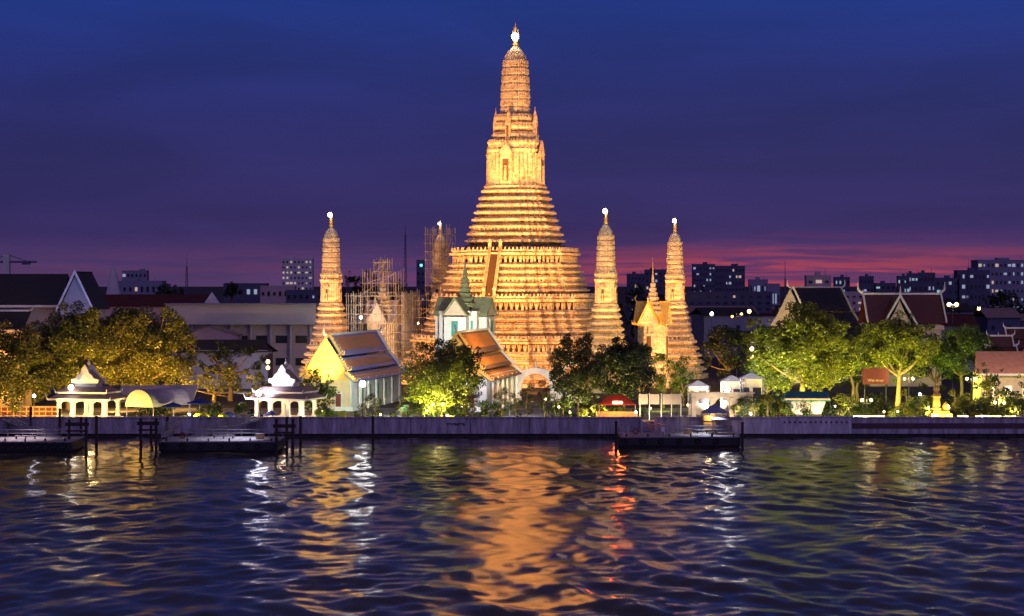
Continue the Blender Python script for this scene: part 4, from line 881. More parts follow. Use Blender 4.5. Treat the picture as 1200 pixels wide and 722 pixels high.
flood(X(628, 335), 334, 3, X(628, 352), 352, 8, 3500, (.9, .95, 1), 60)
for (px, Y, p, c, dz) in ((15, 306, 1800, (1, .55, .10), 2.2), (70, 309, 1800, (1, .62, .12), 3), (135, 318, 4200, (1, .50, .08), 1.5), (185, 317, 4200, (1, .48, .07), 1.5), (215, 322, 2000, (1, .58, .1), 3), (262, 312, 1600, (1, .58, .1), 2.5),
        (500, 302, 3600, (.9, .9, .12), 1.5), (530, 303, 2400, (1, .8, .15), 1.2), (690, 303, 900, (1, .8, .2), 1.5), (715, 306, 900, (1, .8, .2), 2), (775, 318, 1500, (.8, .9, .1), 2), (895, 314, 2200, (.7, 1, .25), 2.5), (925, 312, 4200, (1, .9, .12), 2), (960, 313, 4200, (1, .85, .12), 2), (990, 306, 1800, (1, .85, .12), 1.2), (1085, 306, 1800, (.9, .95, .15), 1.2), (1140, 310, 2200, (.9, .9, .12), 1.5), (1185, 306, 1800, (1, .8, .15), 1.2),
        (940, 330, 2500, (1, .85, .2), 6), (1050, 316, 3500, (1, .88, .12), 3), (1030, 320, 2000, (.9, 1, .15), 4), (1120, 326, 1500, (.8, .9, .12), 3), (1100, 300, 700, (1, .65, .12), 1.2), (870, 318, 1300, (.9, 1, .9), 5), (835, 312, 2500, (1, .85, .7), 3), (8, 325, 2500, (1, .5, .1), 9),
        (910, 395, 4000, (1, .75, .4), 8)):
    light('SPOT', (X(px, Y), Y-1, GZ+dz*.4), p*(5.0 if px < 300 else 4.2), c, .35, (X(px, Y), Y+5, GZ+dz*.4+6), 150, .5)
rb = random.Random(33)  # from here on, fill spots added to brighten fence, shrubs, statue, stalls and boards
for px, p in ((4, 2600), (28, 2600), (52, 1800)): light('SPOT', (X(px, 298), 297.5, GZ+.4), p, (1, .56, .10), .2, (X(px, 306), 306, GZ+2.5), 150, .6)
for px in list(range(150, 300, 26))+list(range(360, 760, 26))+list(range(872, 1200, 20)):
    light('SPOT', (X(px, 296.6), 296.0, GZ+.25), rb.uniform(500, 1700), rb.choice(((1, .75, .25), (1, .66, .2), (.95, .95, .25), (1, .85, .5))), .12, (X(px, 303), 303, GZ+rb.uniform(1.0, 3)), 120, .7)  # added spots behind the wall, lighting the shrub fronts; no fittings modelled
light('SPOT', (X(1100, 295), 295.6, GZ+.6), 1600, (1, .68, .12), .15, (X(1101, 298), 298, GZ+2.5), 100, .6)
for px, p in ((822, 450), (845, 700), (866, 700), (884, 500)): light('SPOT', (X(px, 298), 297, GZ+1.6), p, (1, .88, .70), .2, (X(px, 310), 310, GZ+3.5), 120, .7)
light('SPOT', (X(775, 297), 296.4, GZ+.4), 1100, (1, .8, .5), .2, (X(775, 300), 300, GZ+2.8), 140, .6)
flood(X(1062, 370), 365, 16, X(1062, 400), 398, 19, 2500, (1, .8, .65), 60)
flood(X(1190, 318), 308, 13, X(1188, 325), 328, 8, 9000, (1, .7, .5), 90)
flood(X(280, 360), 372, 3, X(300, 420), 430, 14, 12000, (1, .86, .85), 120)

# ---------------------------------------------------------------- canopies, stalls, boards behind the river wall
def vault(px0, px1, py_top, py_bot, Y, L, label, m_, rz=0):
    w = (px1-px0)/2*Y/F; z0 = Z(py_bot, Y)-GZ; h = Z(py_top, Y)-Z(py_bot, Y); t = thing('vaulted_awning', label, 'awning', (X((px0+px1)/2, Y), Y, GZ), rz); n = 14
    P = [(w*math.cos(math.pi*k/n), z0+h*math.sin(math.pi*k/n)) for k in range(n+1)]; b = MB()
    for k in range(n): b.slab([(P[k][0], 0, P[k][1]), (P[k][0], L, P[k][1]), (P[k+1][0], L, P[k+1][1]), (P[k+1][0], 0, P[k+1][1])], .06)
    b.build('canopy', 'awning_grey', t); e = MB(); e.extr(P[::-1], -.05, .0) ; e.build('end_panel', m_, t)
    for sx in (-1, 1):
        for y in (.2, L-.2): MB().tube((sx*(w-.1), y, 0), (sx*(w-.1), y, z0), .06, .06, 6).build('post', 'rail_metal', t)
    return t
va = vault(142, 184, 457, 477, 300, 9, 'cream vaulted awning with lit end panel beside the left pavilion', 'awning_cream', R(-30))
light('SPOT', (-1.0, -3.0, .8), 1600, (1, .62, .2), .2, (0, .3, 4), 110, .6, parent=va)
t = thing('long_canopy', 'long grey sloping canopy behind the cream vaulted awning', 'awning', (X(196, 312), 312, GZ), 0)
MB().slab([(-8, -2, Z(470, 312)-GZ), (4.5, -2, Z(470, 312)-GZ), (4.5, 3, Z(452, 312)-GZ), (-8, 3, Z(453, 312)-GZ)], .12).build('canopy', 'awning_grey', t)
for x in (-7.5, -2, 4): MB().tube((x, -1.8, 0), (x, -1.8, Z(470, 312)-GZ), .07, .07, 6).build('post', 'rail_metal', t)
def umbrella(px, py, w, Y, label, m_):
    t = thing('parasol', label, 'parasol', (X(px, Y), Y, GZ), 0, 'blue parasols behind the river wall'); z = Z(py, Y)-GZ
    MB().lathe([(z-.75, w), (z-.7, w), (z-.1, .25), (z, .05)], n=8, smooth=False).build('canopy', m_, t); MB().tube((0, 0, 0), (0, 0, z+.2), .05, .05, 6).build('pole', 'rail_metal', t); return t
umbrella(203, 471, 1.9, 299, 'blue parasol right of the cream vaulted awning', 'blue_canvas'); umbrella(234, 467, 2.1, 300, 'dark blue parasol above the yellow loop', 'blue_canvas'); umbrella(318, 481, 1.3, 298, 'small violet blue parasol under the second pavilion', 'blue_canvas')
umbrella(268, 482, 1.7, 299, 'low blue parasol left of the second pavilion', 'blue_canvas')
for i, (px, r, lab) in enumerate(((236, 1.15, 'large yellow-green hoop behind the middle pontoon'), (261, .75, 'small yellow-green hoop right of the large one'), (215, .5, 'yellow-green hoop partly hidden, left of the large one'))):
    t = thing('yellow_hoop', lab, 'hoop', (X(px, 297), 297, Z(491, 297)), 0, 'yellow hoops behind the wall'); b = MB(); a = [(r*math.cos(q), 0, r*.75*math.sin(q)) for q in np.linspace(0, math.pi, 13)]; b.path(a, [.24]*13, 8); b.build('hoop', 'yellow_paint', t); MB().box((0, .2, -.45), (2*r+.4, .5, .5)).build('base', 'blue_canvas', t)
# left lit fence and building
t = thing('open_hall', 'low orange lit building with a flat roof at the left edge', 'building', (X(-2, 330), 330, GZ), 0)
zz = Z(392, 330)-GZ
MB().box((0, 3, zz+.35), (9, 8, .9)).build('roof', 'cream_plaster', t); MB().box((0, 4, zz/2), (8, 6, zz)).build('wall', 'cream_plaster', t)
for x in (-3.6, -.8, 3.6): MB().tube((x, -.7, 0), (x, -.7, zz), .25, .22, 8).build('column', 'cream_plaster', t)
for x in (-2, 1.4): MB().box((x, .95, zz*.55), (1.6, .15, 3.4)).build('window', 'window_dark', t)
t = thing('garden_fence', 'low amber lit fence behind the left gangway', 'fence', (X(20, 304), 304, GZ), 0)
for i in range(14): MB().box((-6.5+i, 0, .95), (.14, .14, 1.9)).build('post', 'booth_wood', t)
for z in (.4, 1.1, 1.8): MB().box((0, 0, z), (13.4, .08, .18)).build('rail', 'booth_wood', t)
MB().box((0, .35, 1.0), (13.2, .06, 1.5)).build('backing', 'red_panel', t)
# wide white boards by the stair
t = thing('notice_board', 'cream framed notice boards at the head of the landing stair', 'notice board', (X(774, 300), 300, GZ), 0)
w = X(798, 300)-X(750, 300); h = Z(461, 300)-GZ
for i, fx in enumerate((-.42, -.14, .16, .38)):
    b = MB(); b.box((fx*w, 0, h*.78), (w*.22, .12, h*.38)); b.build('board', 'cream_plaster', t)
for fx in (-.5, -.27, .02, .27, .5): MB().box((fx*w, .1, h/2), (.14, .14, h)).build('post', 'white_plaster', t)
t = thing('red_canopy', 'low red canopy with a glowing red lamp, behind the wall', 'canopy', (X(723, 302), 302, GZ), 0)
MB().slab([(-3.0, -1.2, Z(474, 301)-GZ), (3.0, -1.2, Z(474, 301)-GZ), (1.2, .8, Z(464, 301)-GZ), (-1.2, .8, Z(464, 301)-GZ)], .1).build('canvas', 'red_canvas', t)
for x in (-2.8, 2.8): MB().tube((x, -1.1, 0), (x, -1.1, Z(474, 301)-GZ), .06, .06, 6).build('post', 'rail_metal', t)
MB().box((0, -1.5, Z(472, 300)-GZ), (1.5, .2, .35)).build('lamp_tube', 'bulb_red', t); light('POINT', (0, -2.0, Z(472, 300)-GZ), 900, RED, .3, parent=t)
MB().box((0, .3, .6), (6.4, 1.2, 1.2)).build('counter', 'booth_wood', t)
# lit arch gate and stalls behind the blue tent
t = thing('gateway', 'cream lit gateway with three arches behind the blue-grey tent', 'gateway', (X(846, 302), 302, GZ), 0)
h = Z(461, 302)-GZ
for x in (-4.4, -1.5, 1.5, 4.4): MB().box((x, 0, h*.42), (.7, .8, h*.84)).build('pier', 'cream_plaster', t)
b = MB(); b.box((0, 0, h*.93), (9.6, .9, h*.15)); b.box((0, 0, h*1.02), (10.2, 1.1, .2))
for cx in (-2.95, 0, 2.95):
    for k in range(8):
        a0, a1 = math.pi*k/8, math.pi*(k+1)/8; b.extr([(cx+1.1*math.cos(a0), h*.58+1.0*math.sin(a0)), (cx+1.15*math.cos(a0), h*.86), (cx+1.15*math.cos(a1), h*.86), (cx+1.1*math.cos(a1), h*.58+1.0*math.sin(a1))], -.4, .4)
b.build('arch_band', 'cream_plaster', t)
for i, (px, py, w, lab) in enumerate(((818, 446, 1.7, 'white lit ticket booth left of the gateway'), (857, 440, 1.7, 'white stall with bright frontage behind the gateway'), (880, 437, 1.9, 'rightmost white stall behind the gateway'))):
    Yk = 312; t = thing('market_stall', lab, 'stall', (X(px, Yk), Yk, GZ), 0, 'white stalls behind the gateway'); h = Z(py, Yk)-GZ
    MB().loft([[(-w-.2, -1.6, h-.9), (w+.2, -1.6, h-.9), (w+.2, 1.6, h-.9), (-w-.2, 1.6, h-.9)], [(-.2, -.2, h), (.2, -.2, h), (.2, .2, h), (-.2, .2, h)]]).build('roof', 'white_plaster', t)
    MB().box((0, .6, (h-.9)/2), (2*w-.2, 1.6, h-1)).build('booth', 'cream_plaster', t)
    for sx in (-.5, .5): MB().box((sx*w, -.26, (h-.9)*.6), (w*.7, .1, 1.8)).build('opening', 'window_dark', t)
    for sx in (-1, 1): MB().tube((sx*w, -1.5, 0), (sx*w, -1.5, h-.9), .07, .07, 6).build('post', 'rail_metal', t)
# red hoarding with a line of pale lettering
t = thing('sign_board', 'dark red board with a line of pale lettering under the bright yellow-green tree', 'sign', (X(1026, 308), 308, GZ), 0)
zc = Z(441, 308)-GZ; MB().box((0, 0, zc), (4.1, .2, 2.5)).build('panel', 'red_panel', t)
for sx in (-1, 1): MB().tube((sx*1.7, .15, 0), (sx*1.7, .15, zc), .08, .08, 6).build('post', 'pole_dark', t)
d = bpy.data.curves.new('lettering', 'FONT'); d.body = 'Wat Arun'; d.size = .62; d.extrude = .02; d.align_x = 'CENTER'; d.align_y = 'CENTER'
tx = bpy.data.objects.new('lettering_curve', d); col.objects.link(tx); bpy.context.view_layer.update()
me = bpy.data.meshes.new_from_object(tx.evaluated_get(bpy.context.evaluated_depsgraph_get())); me.materials.clear(); me.materials.append(MATS['awning_cream']); bpy.data.objects.remove(tx)
tx = bpy.data.objects.new('lettering', me); col.objects.link(tx); tx.parent = t; tx.location = (0, -.13, zc-.65); tx.rotation_euler = (R(90), 0, 0)
# golden statue on stepped pedestal
t = thing('golden_statue', 'gilded statue on a tall stepped golden pedestal at the wall edge', 'statue', (X(1102, 298), 298, GZ+.004), 0)
b = MB()
for (w, z0, z1) in ((3.4, 0, 1.2), (2.6, 1.2, 1.55)): b.box((0, 0, (z0+z1)/2), (w, w*.7, z1-z0), 0, 0, .93)
b.build('base', 'gilded', t)
b = MB(); b.loft([[(x*w-.6, y*w, z) for x, y in PLAN] for z, w in ((1.5, .75), (2.0, .7), (2.1, .55), (3.6, .5), (3.7, .65), (3.9, .65))]); b.build('pedestal', 'gilded', t)
b = MB(); b.lathe([(3.85, .5), (4.1, .55), (4.35, .42), (4.5, .33), (4.9, .36), (5.25, .30), (5.4, .13), (5.5, .13), (5.6, .2), (5.8, .21), (5.95, .14), (6.1, .06), (6.5, .02)], (-.6, 0, 0), 14)
for s in (-1, 1): b.path([(-.6+s*.3, 0, 5.2), (-.6+s*.42, -.05, 4.75), (-.6+s*.2, -.3, 4.5)], [.11, .1, .07], 7); b.path([(-.6+s*.2, -.1, 4.15), (-.6+s*.5, -.25, 4.15), (-.6-s*.1, -.5, 4.1)], [.17, .16, .1], 7)
b.build('figure', 'gilded', t)
b = MB(); b.lathe([(1.5, .6), (2.2, .62), (2.7, .3), (3.0, .04)], (.85, 0, 0), 12); b.build('small_chedi', 'gilded', t)
# green and white awning shaped like an upturned boat
t = thing('green_awning', 'green awning with a pale band over white canvas sides near the dotted wall', 'awning', (X(944, 300), 300, GZ), 0)
w = X(972, 300)-X(944, 300); z0, z1 = Z(470, 300)-GZ, Z(459, 300)-GZ
MB().loft([[(-w, -1.3, z0), (w, -1.3, z0), (w, 1.3, z0), (-w, 1.3, z0)], [(-w*.98, -1.25, z0+.35), (w*.98, -1.25, z0+.35), (w*.98, 1.25, z0+.35), (-w*.98, 1.25, z0+.35)], [(-w*.78, -.5, z1), (w*.9, -.5, z1), (w*.9, .5, z1), (-w*.78, .5, z1)]]).build('canopy', 'teal_canvas', t)
MB().box((.1, -1.3, z0+.35), (2*w*.95, .12, .28)).build('pale_band', 'cream_plaster', t)
MB().loft([[(-w*.5, -1.1, 1.0), (w*.6, -1.1, 1.0), (w*.6, 1.1, 1.0), (-w*.5, 1.1, 1.0)], [(-w*.85, -1.2, z0), (w*.8, -1.2, z0), (w*.8, 1.2, z0), (-w*.85, 1.2, z0)]]).build('canvas_side', 'pale_wall', t)
MB().box((.4, 0, .5), (w*1.1, 1.8, 1.0)).build('base', 'timber_dark', t)
# white benches and planters near the twin lamps
for i, (px, w, lab) in enumerate(((1018, 4.4, 'low white lit planter under the nearest right twin lamp'), (1158, 3.6, 'low white lit planter left of the far right twin lamp'), (1183, 1.6, 'small white planter box under the far right twin lamp'), (1128, 1.4, 'bright white urn planter right of the golden statue'))):
    t = thing('planter', lab, 'planter', (X(px, 297.5), 297.5, GZ), 0, 'white planters along the bank')
    MB().box((0, 0, .45), (w, 1, .9), 0, 0, 1.05).build('trough', 'white_plaster', t); leaves('planting', 'leaf_lime', [(x, 0, 1.0, .35) for x in np.arange(-w/2+.3, w/2-.2, .55)], .14, 1.1, 500+i, t)
# tent on the landing
t = thing('tent', 'blue-grey peaked tent over an orange lit kiosk on the landing', 'tent', (X(838, 292.5), 292.5, .9), 0)
z1 = Z(473, 292)-.9; z0 = Z(484, 292)-.9
MB().loft([[(-2.1, -1.6, z0), (2.1, -1.6, z0), (2.1, 1.2, z0), (-2.1, 1.2, z0)], [(-.05, -.2, z1), (.05, -.2, z1), (.05, 0, z1), (-.05, 0, z1)]]).build('canopy', 'tent_blue', t)
for x in (-1.9, 1.9):
    for y in (-1.5, 1.1): MB().tube((x, y, 0), (x, y, z0), .06, .06, 6).build('pole', 'rail_metal', t)
t = thing('kiosk', 'orange lit wooden kiosk with shelves under the blue-grey tent', 'kiosk', (X(831, 292.4), 292.4, .9), 0)
b = MB(); b.box((0, .4, 1.3), (1.9, .8, 2.5)); b.build('cabinet', 'booth_wood', t)
for z in (.6, 1.2, 1.8): MB().box((0, -.1, z), (1.8, .3, .08)).build('shelf', 'cream_plaster', t)
light('POINT', (0, -.8, 2.3), 120, (1, .7, .3), .15, parent=t)

# ---------------------------------------------------------------- pontoons, gangways, mooring posts
def rail(t, p, q, z, h, n, nm='railing', m_='rail_metal'):
    b = MB(); p = Vector((*p, z)); q = Vector((*q, z))
    for i in range(n+1): a = p+(q-p)*i/n; b.tube(a, a+Vector((0, 0, h)), .05, .05, 5)
    for k in (.5, 1): b.tube(p+Vector((0, 0, h*k)), q+Vector((0, 0, h*k)), .05, .05, 5)
    b.build(nm, m_, t)
def pontoon(px0, px1, Y, D, label, tyres=False, top=1.55, rails=True):
    x0, x1 = X(px0, Y), X(px1, Y); w = (x1-x0)/2; t = thing('pontoon', label, 'pontoon', ((x0+x1)/2, Y+D/2, 0), 0, 'floating landing stages')
    h = MB(); h.loft([[(-w+.8, -D/2+.3, -.5), (w-.8, -D/2+.3, -.5), (w-.8, D/2-.3, -.5), (-w+.8, D/2-.3, -.5)], [(-w, -D/2, .35), (w, -D/2, .35), (w, D/2, .35), (-w, D/2, .35)], [(-w, -D/2, top-.1), (w, -D/2, top-.1), (w, D/2, top-.1), (-w, D/2, top-.1)]]); h.build('hull', 'hull_black', t)
    MB().box((0, 0, top-.04), (2*w-.2, D-.2, .12)).build('deck', 'deck_planks', t)
    if rails:
        rail(t, (-w+.4, D/2-.3), (w-.4, D/2-.3), top, 1.0, int(w)); rail(t, (-w+.3, -D/2+.4), (-w+.3, D/2-.3), top, 1.0, 2)
    for i in range(int(2*w/(1.15 if tyres else 2.6))):
        x = -w+.7+i*(1.15 if tyres else 2.6)
        if x > w-.4: break
        r = .42 if tyres else .33; b = MB(); a = [(x+r*math.cos(q), -D/2-.12, top-.55+r*math.sin(q)) for q in np.linspace(0, 2*math.pi, 11)]; b.path(a, [.13]*11, 6); b.build('tyre_fender', 'hull_black', t)
    for i in range(6): x = -w+1+i*(2*w-2)/5; b = MB(); b.tube((x, -D/2+.35, top), (x, -D/2+.35, top+.4), .1, .14, 7); b.build('bollard', 'hull_black', t)
    return t
pontoon(-50, 84, 266.5, 9, 'left pontoon with a row of black tyres along its edge', True)
pm = pontoon(186, 326, 267, 9, 'middle pontoon with pale lit deck between dark mooring posts')
pr_ = pontoon(726, 868, 275, 8, 'right pontoon with black hull, below the blue-grey tent')
def clutter(name, label, cat, px, Y, z, fn, group=None):
    t = thing(name, label, cat, (X(px, Y), Y, z), 0, group); fn(t); return t
def chair(t):
    MB().box((0, 0, .45), (.5, .5, .06)).build('seat', 'trim_white', t); MB().box((0, .24, .8), (.5, .05, .6)).build('backrest', 'trim_white', t)
    for x in (-.22, .22):
        for y in (-.22, .22): MB().box((x, y, .22), (.05, .05, .43)).build('leg', 'trim_white', t)
def crate(t):
    MB().box((0, 0, .35), (1.1, .7, .7)).build('body', 'booth_wood', t); MB().box((0, 0, .74), (1.2, .8, .08)).build('lid', 'awning_grey', t)
def bench(t):
    MB().box((0, 0, .45), (3.0, .5, .08)).build('seat', 'deck_planks', t)
    for x in (-1.3, 0, 1.3): MB().box((x, 0, .22), (.1, .45, .44)).build('leg', 'pole_dark', t)
def canopy(t):
    for x in (-1.9, 1.9):
        for y in (-1, 1): MB().tube((x, y, 0), (x, y, 2.1), .05, .05, 6).build('post', 'rail_metal', t)
    MB().slab([(-2.2, -1.3, 2.1), (2.2, -1.3, 2.1), (2.2, 1.3, 2.35), (-2.2, 1.3, 2.35)], .08).build('roof', 'awning_grey', t)
def ring_(t): b = MB(); b.path([(.38*math.cos(q), 0, .5+.38*math.sin(q)) for q in np.linspace(0, 2*math.pi, 13)], [.09]*13, 7); b.build('ring', 'red_canvas', t); MB().box((0, .12, .5), (.06, .06, 1.0)).build('stand', 'rail_metal', t)
clutter('chair', 'white plastic chair alone on the right pontoon', 'chair', 777, 279, 1.57, chair)
clutter('crate', 'wooden crate with grey lid at the middle of the right pontoon', 'crate', 806, 280, 1.57, crate)
clutter('bench', 'long low bench on the right pontoon, between the crate and the kiosk', 'bench', 828, 281.5, 1.57, bench)
clutter('small_canopy', 'small grey canopy on posts at the right end of the right pontoon', 'canopy', 851, 280.5, 1.57, canopy)
clutter('life_ring', 'orange life ring on a stand on the right pontoon', 'life ring', 745, 279, 1.57, ring_)
clutter('bench', 'long low bench on the middle pontoon', 'bench', 262, 272, 1.57, bench)
clutter('crate', 'wooden crate near the right end of the middle pontoon', 'crate', 305, 271, 1.57, crate)
clutter('bench', 'long low bench on the left pontoon', 'bench', 30, 271, 1.57, bench)
clutter('life_ring', 'orange life ring on a stand on the middle pontoon', 'life ring', 214, 271, 1.57, ring_)
# landing step block under the tent and stair to the bank
t = thing('landing_stage', 'dark landing platform joining the right pontoon to the wall', 'landing', (X(822, 291), 291.2, 0), 0)
MB().box((0, 0, .45), (11, 4.6, .9)).build('platform', 'concrete', t)
for x in (-5, -1.5, 2, 5): MB().tube((x, -2.1, -1), (x, -2.1, .5), .2, .2, 8).build('pile', 'timber_dark', t)
t = thing('landing_stair', 'stair with white side posts rising through the gap in the river wall', 'stair', (X(760, 293), 293, 0), 0)
for i in range(9): MB().box((0, -1.0+i*.33, .5+i*.21), (1.9, .35, .2)).build('step', 'concrete', t)
for sx in (-1, 1): b = MB(); b.box((sx*1.1, .2, 1.4), (.3, 2.6, 2.8)); b.build('side_wall', 'pale_wall', t)
MB().box((0, 2.0, 1.1), (2.6, .4, 2.2)).build('footing', 'wet_base', t)
def gangway(a, b_, w, label, trusses=True):
    a, b_ = Vector(a), Vector(b_); t = thing('gangway', label, 'gangway', a, math.atan2(b_.y-a.y, b_.x-a.x)-math.pi/2, 'gangways from bank to pontoon'); L = (b_.xy-a.xy).length; dz = b_.z-a.z
    MB().slab([(-w/2, 0, 0), (w/2, 0, 0), (w/2, L, dz), (-w/2, L, dz)], .15).build('walkway', 'deck_planks', t)
    for sx in (-1, 1):
        r = MB(); n = max(3, int(L/1.4))
        for i in range(n+1): p = Vector((sx*w/2, L*i/n, dz*i/n)); r.tube(p, p+Vector((0, 0, 1.1)), .045, .045, 5)
        for k in (.35, .7, 1.1): r.tube((sx*w/2, 0, k), (sx*w/2, L, dz+k), .05, .05, 5)
        r.build('railing', 'rail_metal', t)
    return t
gangway((X(62, 275), 275, 1.6), (X(8, 293), 293.4, 2.9), 2.4, 'pale railed gangway sloping up from the left pontoon')
gangway((X(228, 275), 275.5, 1.6), (X(300, 293), 293.4, 2.9), 2.2, 'pale railed gangway rising from the middle pontoon to the second pavilion')
gangway((X(193, 275), 275.5, 1.6), (X(205, 285), 285.4, 2.4), 1.2, 'short railed ramp at the left end of the middle pontoon')
gangway((X(772, 283), 282.5, 1.6), (X(764, 292), 292.0, 1.2), 1.6, 'short gangplank between right pontoon and landing stair')
MP = [(81, 493, 528, 274, 'dark mooring post at the right end of the left pontoon'), (101, 492, 533, 272, 'thick dark mooring post nearest the left pontoon'), (95, 490, 522, 280, 'dark mooring post behind the pair right of the left pontoon'), (113, 489, 529, 274, 'lone mooring post right of the left pontoon'),
      (70, 480, 522, 284, 'tall slim post on the left gangway side'), (36, 478, 518, 286, 'slim lamp-like post beside the left gangway'),
      (165, 492, 534, 271, 'leftmost mooring post of the middle pontoon'), (183, 492, 533, 272, 'second mooring post of the middle pontoon, joined by a crossbeam'), (177, 500, 522, 282, 'shorter brown mooring post behind the pair at the middle pontoon'), (196, 490, 516, 288, 'mooring post against the wall left of the short ramp'),
      (324, 492, 531, 273, 'mooring post at the right end of the middle pontoon'), (336, 490, 529, 275, 'second mooring post right of the middle pontoon'), (343, 492, 531, 273, 'third mooring post right of the middle pontoon'), (352, 489, 525, 279, 'rightmost mooring post of the middle pontoon group'), (306, 487, 512, 288, 'dark post in front of the second pavilion'),
      (437, 489, 524, 280, 'lone mooring post in front of the river wall below the white lamp'), (722, 495, 526, 279, 'mooring post at the left end of the right pontoon'), (870, 496, 526, 279, 'mooring post at the right end of the right pontoon')]
for (px, pt, pb, Y, lab) in MP:
    Y = F*CH/(pb-335); t = thing('mooring_post', lab, 'mooring post', (X(px, Y), Y, 0), 0, 'dark mooring posts in the river'); zt = Z(pt, Y); MB().tube((0, 0, -2), (0, 0, zt), .21, .19, 10).build('pile', 'timber_dark', t); MB().lathe([(zt-.05, .24), (zt+.08, .24), (zt+.2, .1)], n=10).build('cap', 'timber_dark', t)
for (pa, pb, Y, py, lab) in ((165, 183, 264.5, 496, 'dark crossbeam between the two left posts of the middle pontoon'), (324, 343, 267., 499, 'dark crossbeam between the posts right of the middle pontoon'), (81, 101, 265.5, 497, 'dark crossbeam at the end of the left pontoon')):
    t = thing('crossbeam', lab, 'beam', (X((pa+pb)/2, Y), Y, Z(py, Y)), 0, 'crossbeams between mooring posts'); w = X(pb, Y)-X(pa, Y); b = MB(); b.box((0, -.38, 0), (w+.9, .2, .5)); b.box((0, -.38, -.9), (w+.6, .16, .25)); b.build('beam', 'timber_dark', t)
light('SPOT', (X(290, 272), 272, 7.5), 3000, (.85, .8, 1), .3, (X(275, 272), 271.5, 1.6), 95, .7)  # unseen spots added above the decks to brighten the pontoons
light('SPOT', (X(25, 272), 272, 7.5), 2600, (1, .75, .8), .3, (X(25, 272), 271.5, 1.6), 95, .7)
light('SPOT', (X(835, 281), 281, 6.5), 2000, (.9, .95, 1), .2, (X(830, 280), 280, 1.6), 95, .7)

# ---------------------------------------------------------------- long roofs and buildings behind, left side
t = thing('long_hall', 'big hall with black tiled roof and blue-lit triangular gable at the far left', 'building', (X(80, 420), 420, GZ), R(0))
zr, ze = Z(321, 420)-GZ, Z(358, 420)-GZ; xl = -28
r = MB(); r.slab([(xl, -7, ze), (0, -7, ze), (0, 0, zr), (xl, 0, zr)], .3); r.slab([(0, 7, ze), (xl, 7, ze), (xl, 0, zr), (0, 0, zr)], .3); ro = r.build('roof', 'tiles_night', t)
MB().box((xl/2, 0, ze/2), (-xl-1, 12, ze)).build('wall', 'long_white', t)
t['label'] = 'big hall with black tiled roof at the far left'
r.v  # keep
MB().box((xl/2, -7.1, ze-.1), (-xl, .3, .5)).build('eave', 'trim_white', t)
b = MB(); b.slab([(xl, -16, ze-5.2), (-6, -16, ze-5.2), (-6, -8.5, ze-1.2), (xl, -8.5, ze-1.2)], .3); b.build('lower_roof', 'tiles_night', t)
b = MB(); b.box((xl*.6, -8.6, ze-1.0), (-xl*.75, .4, .4)); b.tube((-6, -8.6, ze-1), (-5.2, -8.6, ze), .2, .05, 6); b.tube((-13, -8.6, ze-1), (-12.6, -8.6, ze), .2, .05, 6); b.build('lower_ridge', 'trim_white', t)
for i in range(5): MB().box((-3-i*5, -6.1, ze*.6), (1.6, .2, 2.4)).build('window', 'window_dark', t)
t = thing('gabled_wing', 'white gabled wing glowing blue at the right end of the black roofed hall', 'building', (X(89, 405), 405, GZ), R(-6))
zr, ze = Z(320, 405)-GZ, Z(359, 405)-GZ
g = MB(); g.extr([(-3.4, ze-.5), (3.6, ze-.5), (.1, zr)], -.2, .2); g.build('pediment', 'long_white', t); MB().box((0, 5, ze/2), (6.6, 10, ze)).build('wall', 'long_white', t)
for sx in (-1, 1):
    q = [(.1, -.8, zr+.35), (.1+sx*4.0, -.8, ze-.6), (.1+sx*4.0, 10, ze-.6), (.1, 10, zr+.35)]; MB().slab(q if sx > 0 else q[::-1], .25).build('roof_slope', 'tiles_night', t)
    b = MB(); b.slab([(.1, -.95, zr-.2), (.1+sx*4.0, -.95, ze-1.2), (.1+sx*4.0, -.95, ze-.4), (.1, -.95, zr+.8)][::-sx], .2); b.build('bargeboard', 'trim_white', t)
light('POINT', (X(88, 395), 396, Z(345, 395)), 900, (.25, .35, 1), .5)
t = thing('long_hall', 'long low maroon roofed building with a small white gable end', 'building', (X(180, 470), 470, GZ), 0)
zr, ze = Z(345, 470)-GZ, Z(358, 470)-GZ; w = 16
r = MB(); r.slab([(-w, -5, ze), (w-1.0, -5, ze), (w-1.0, 0, zr), (-w, 0, zr)], .3); r.slab([(w-1.0, 5, ze), (-w, 5, ze), (-w, 0, zr), (w-1.0, 0, zr)], .3); r.build('roof', 'tiles_maroon', t)
MB().box((0, 0, ze/2), (2*w-2, 9, ze)).build('wall', 'pink_wall', t)
g = MB(); g.extr([(w-3.4, ze-.2), (w+1.4, ze-.2), (w-1.0, zr+.6)], -5.6, -5.3); g.build('gable', 'trim_white', t)
for i in range(6): MB().box((-12+i*4.5, -4.6, ze*.7), (1.5, .2, 1.6)).build('window', 'window_dark', t)
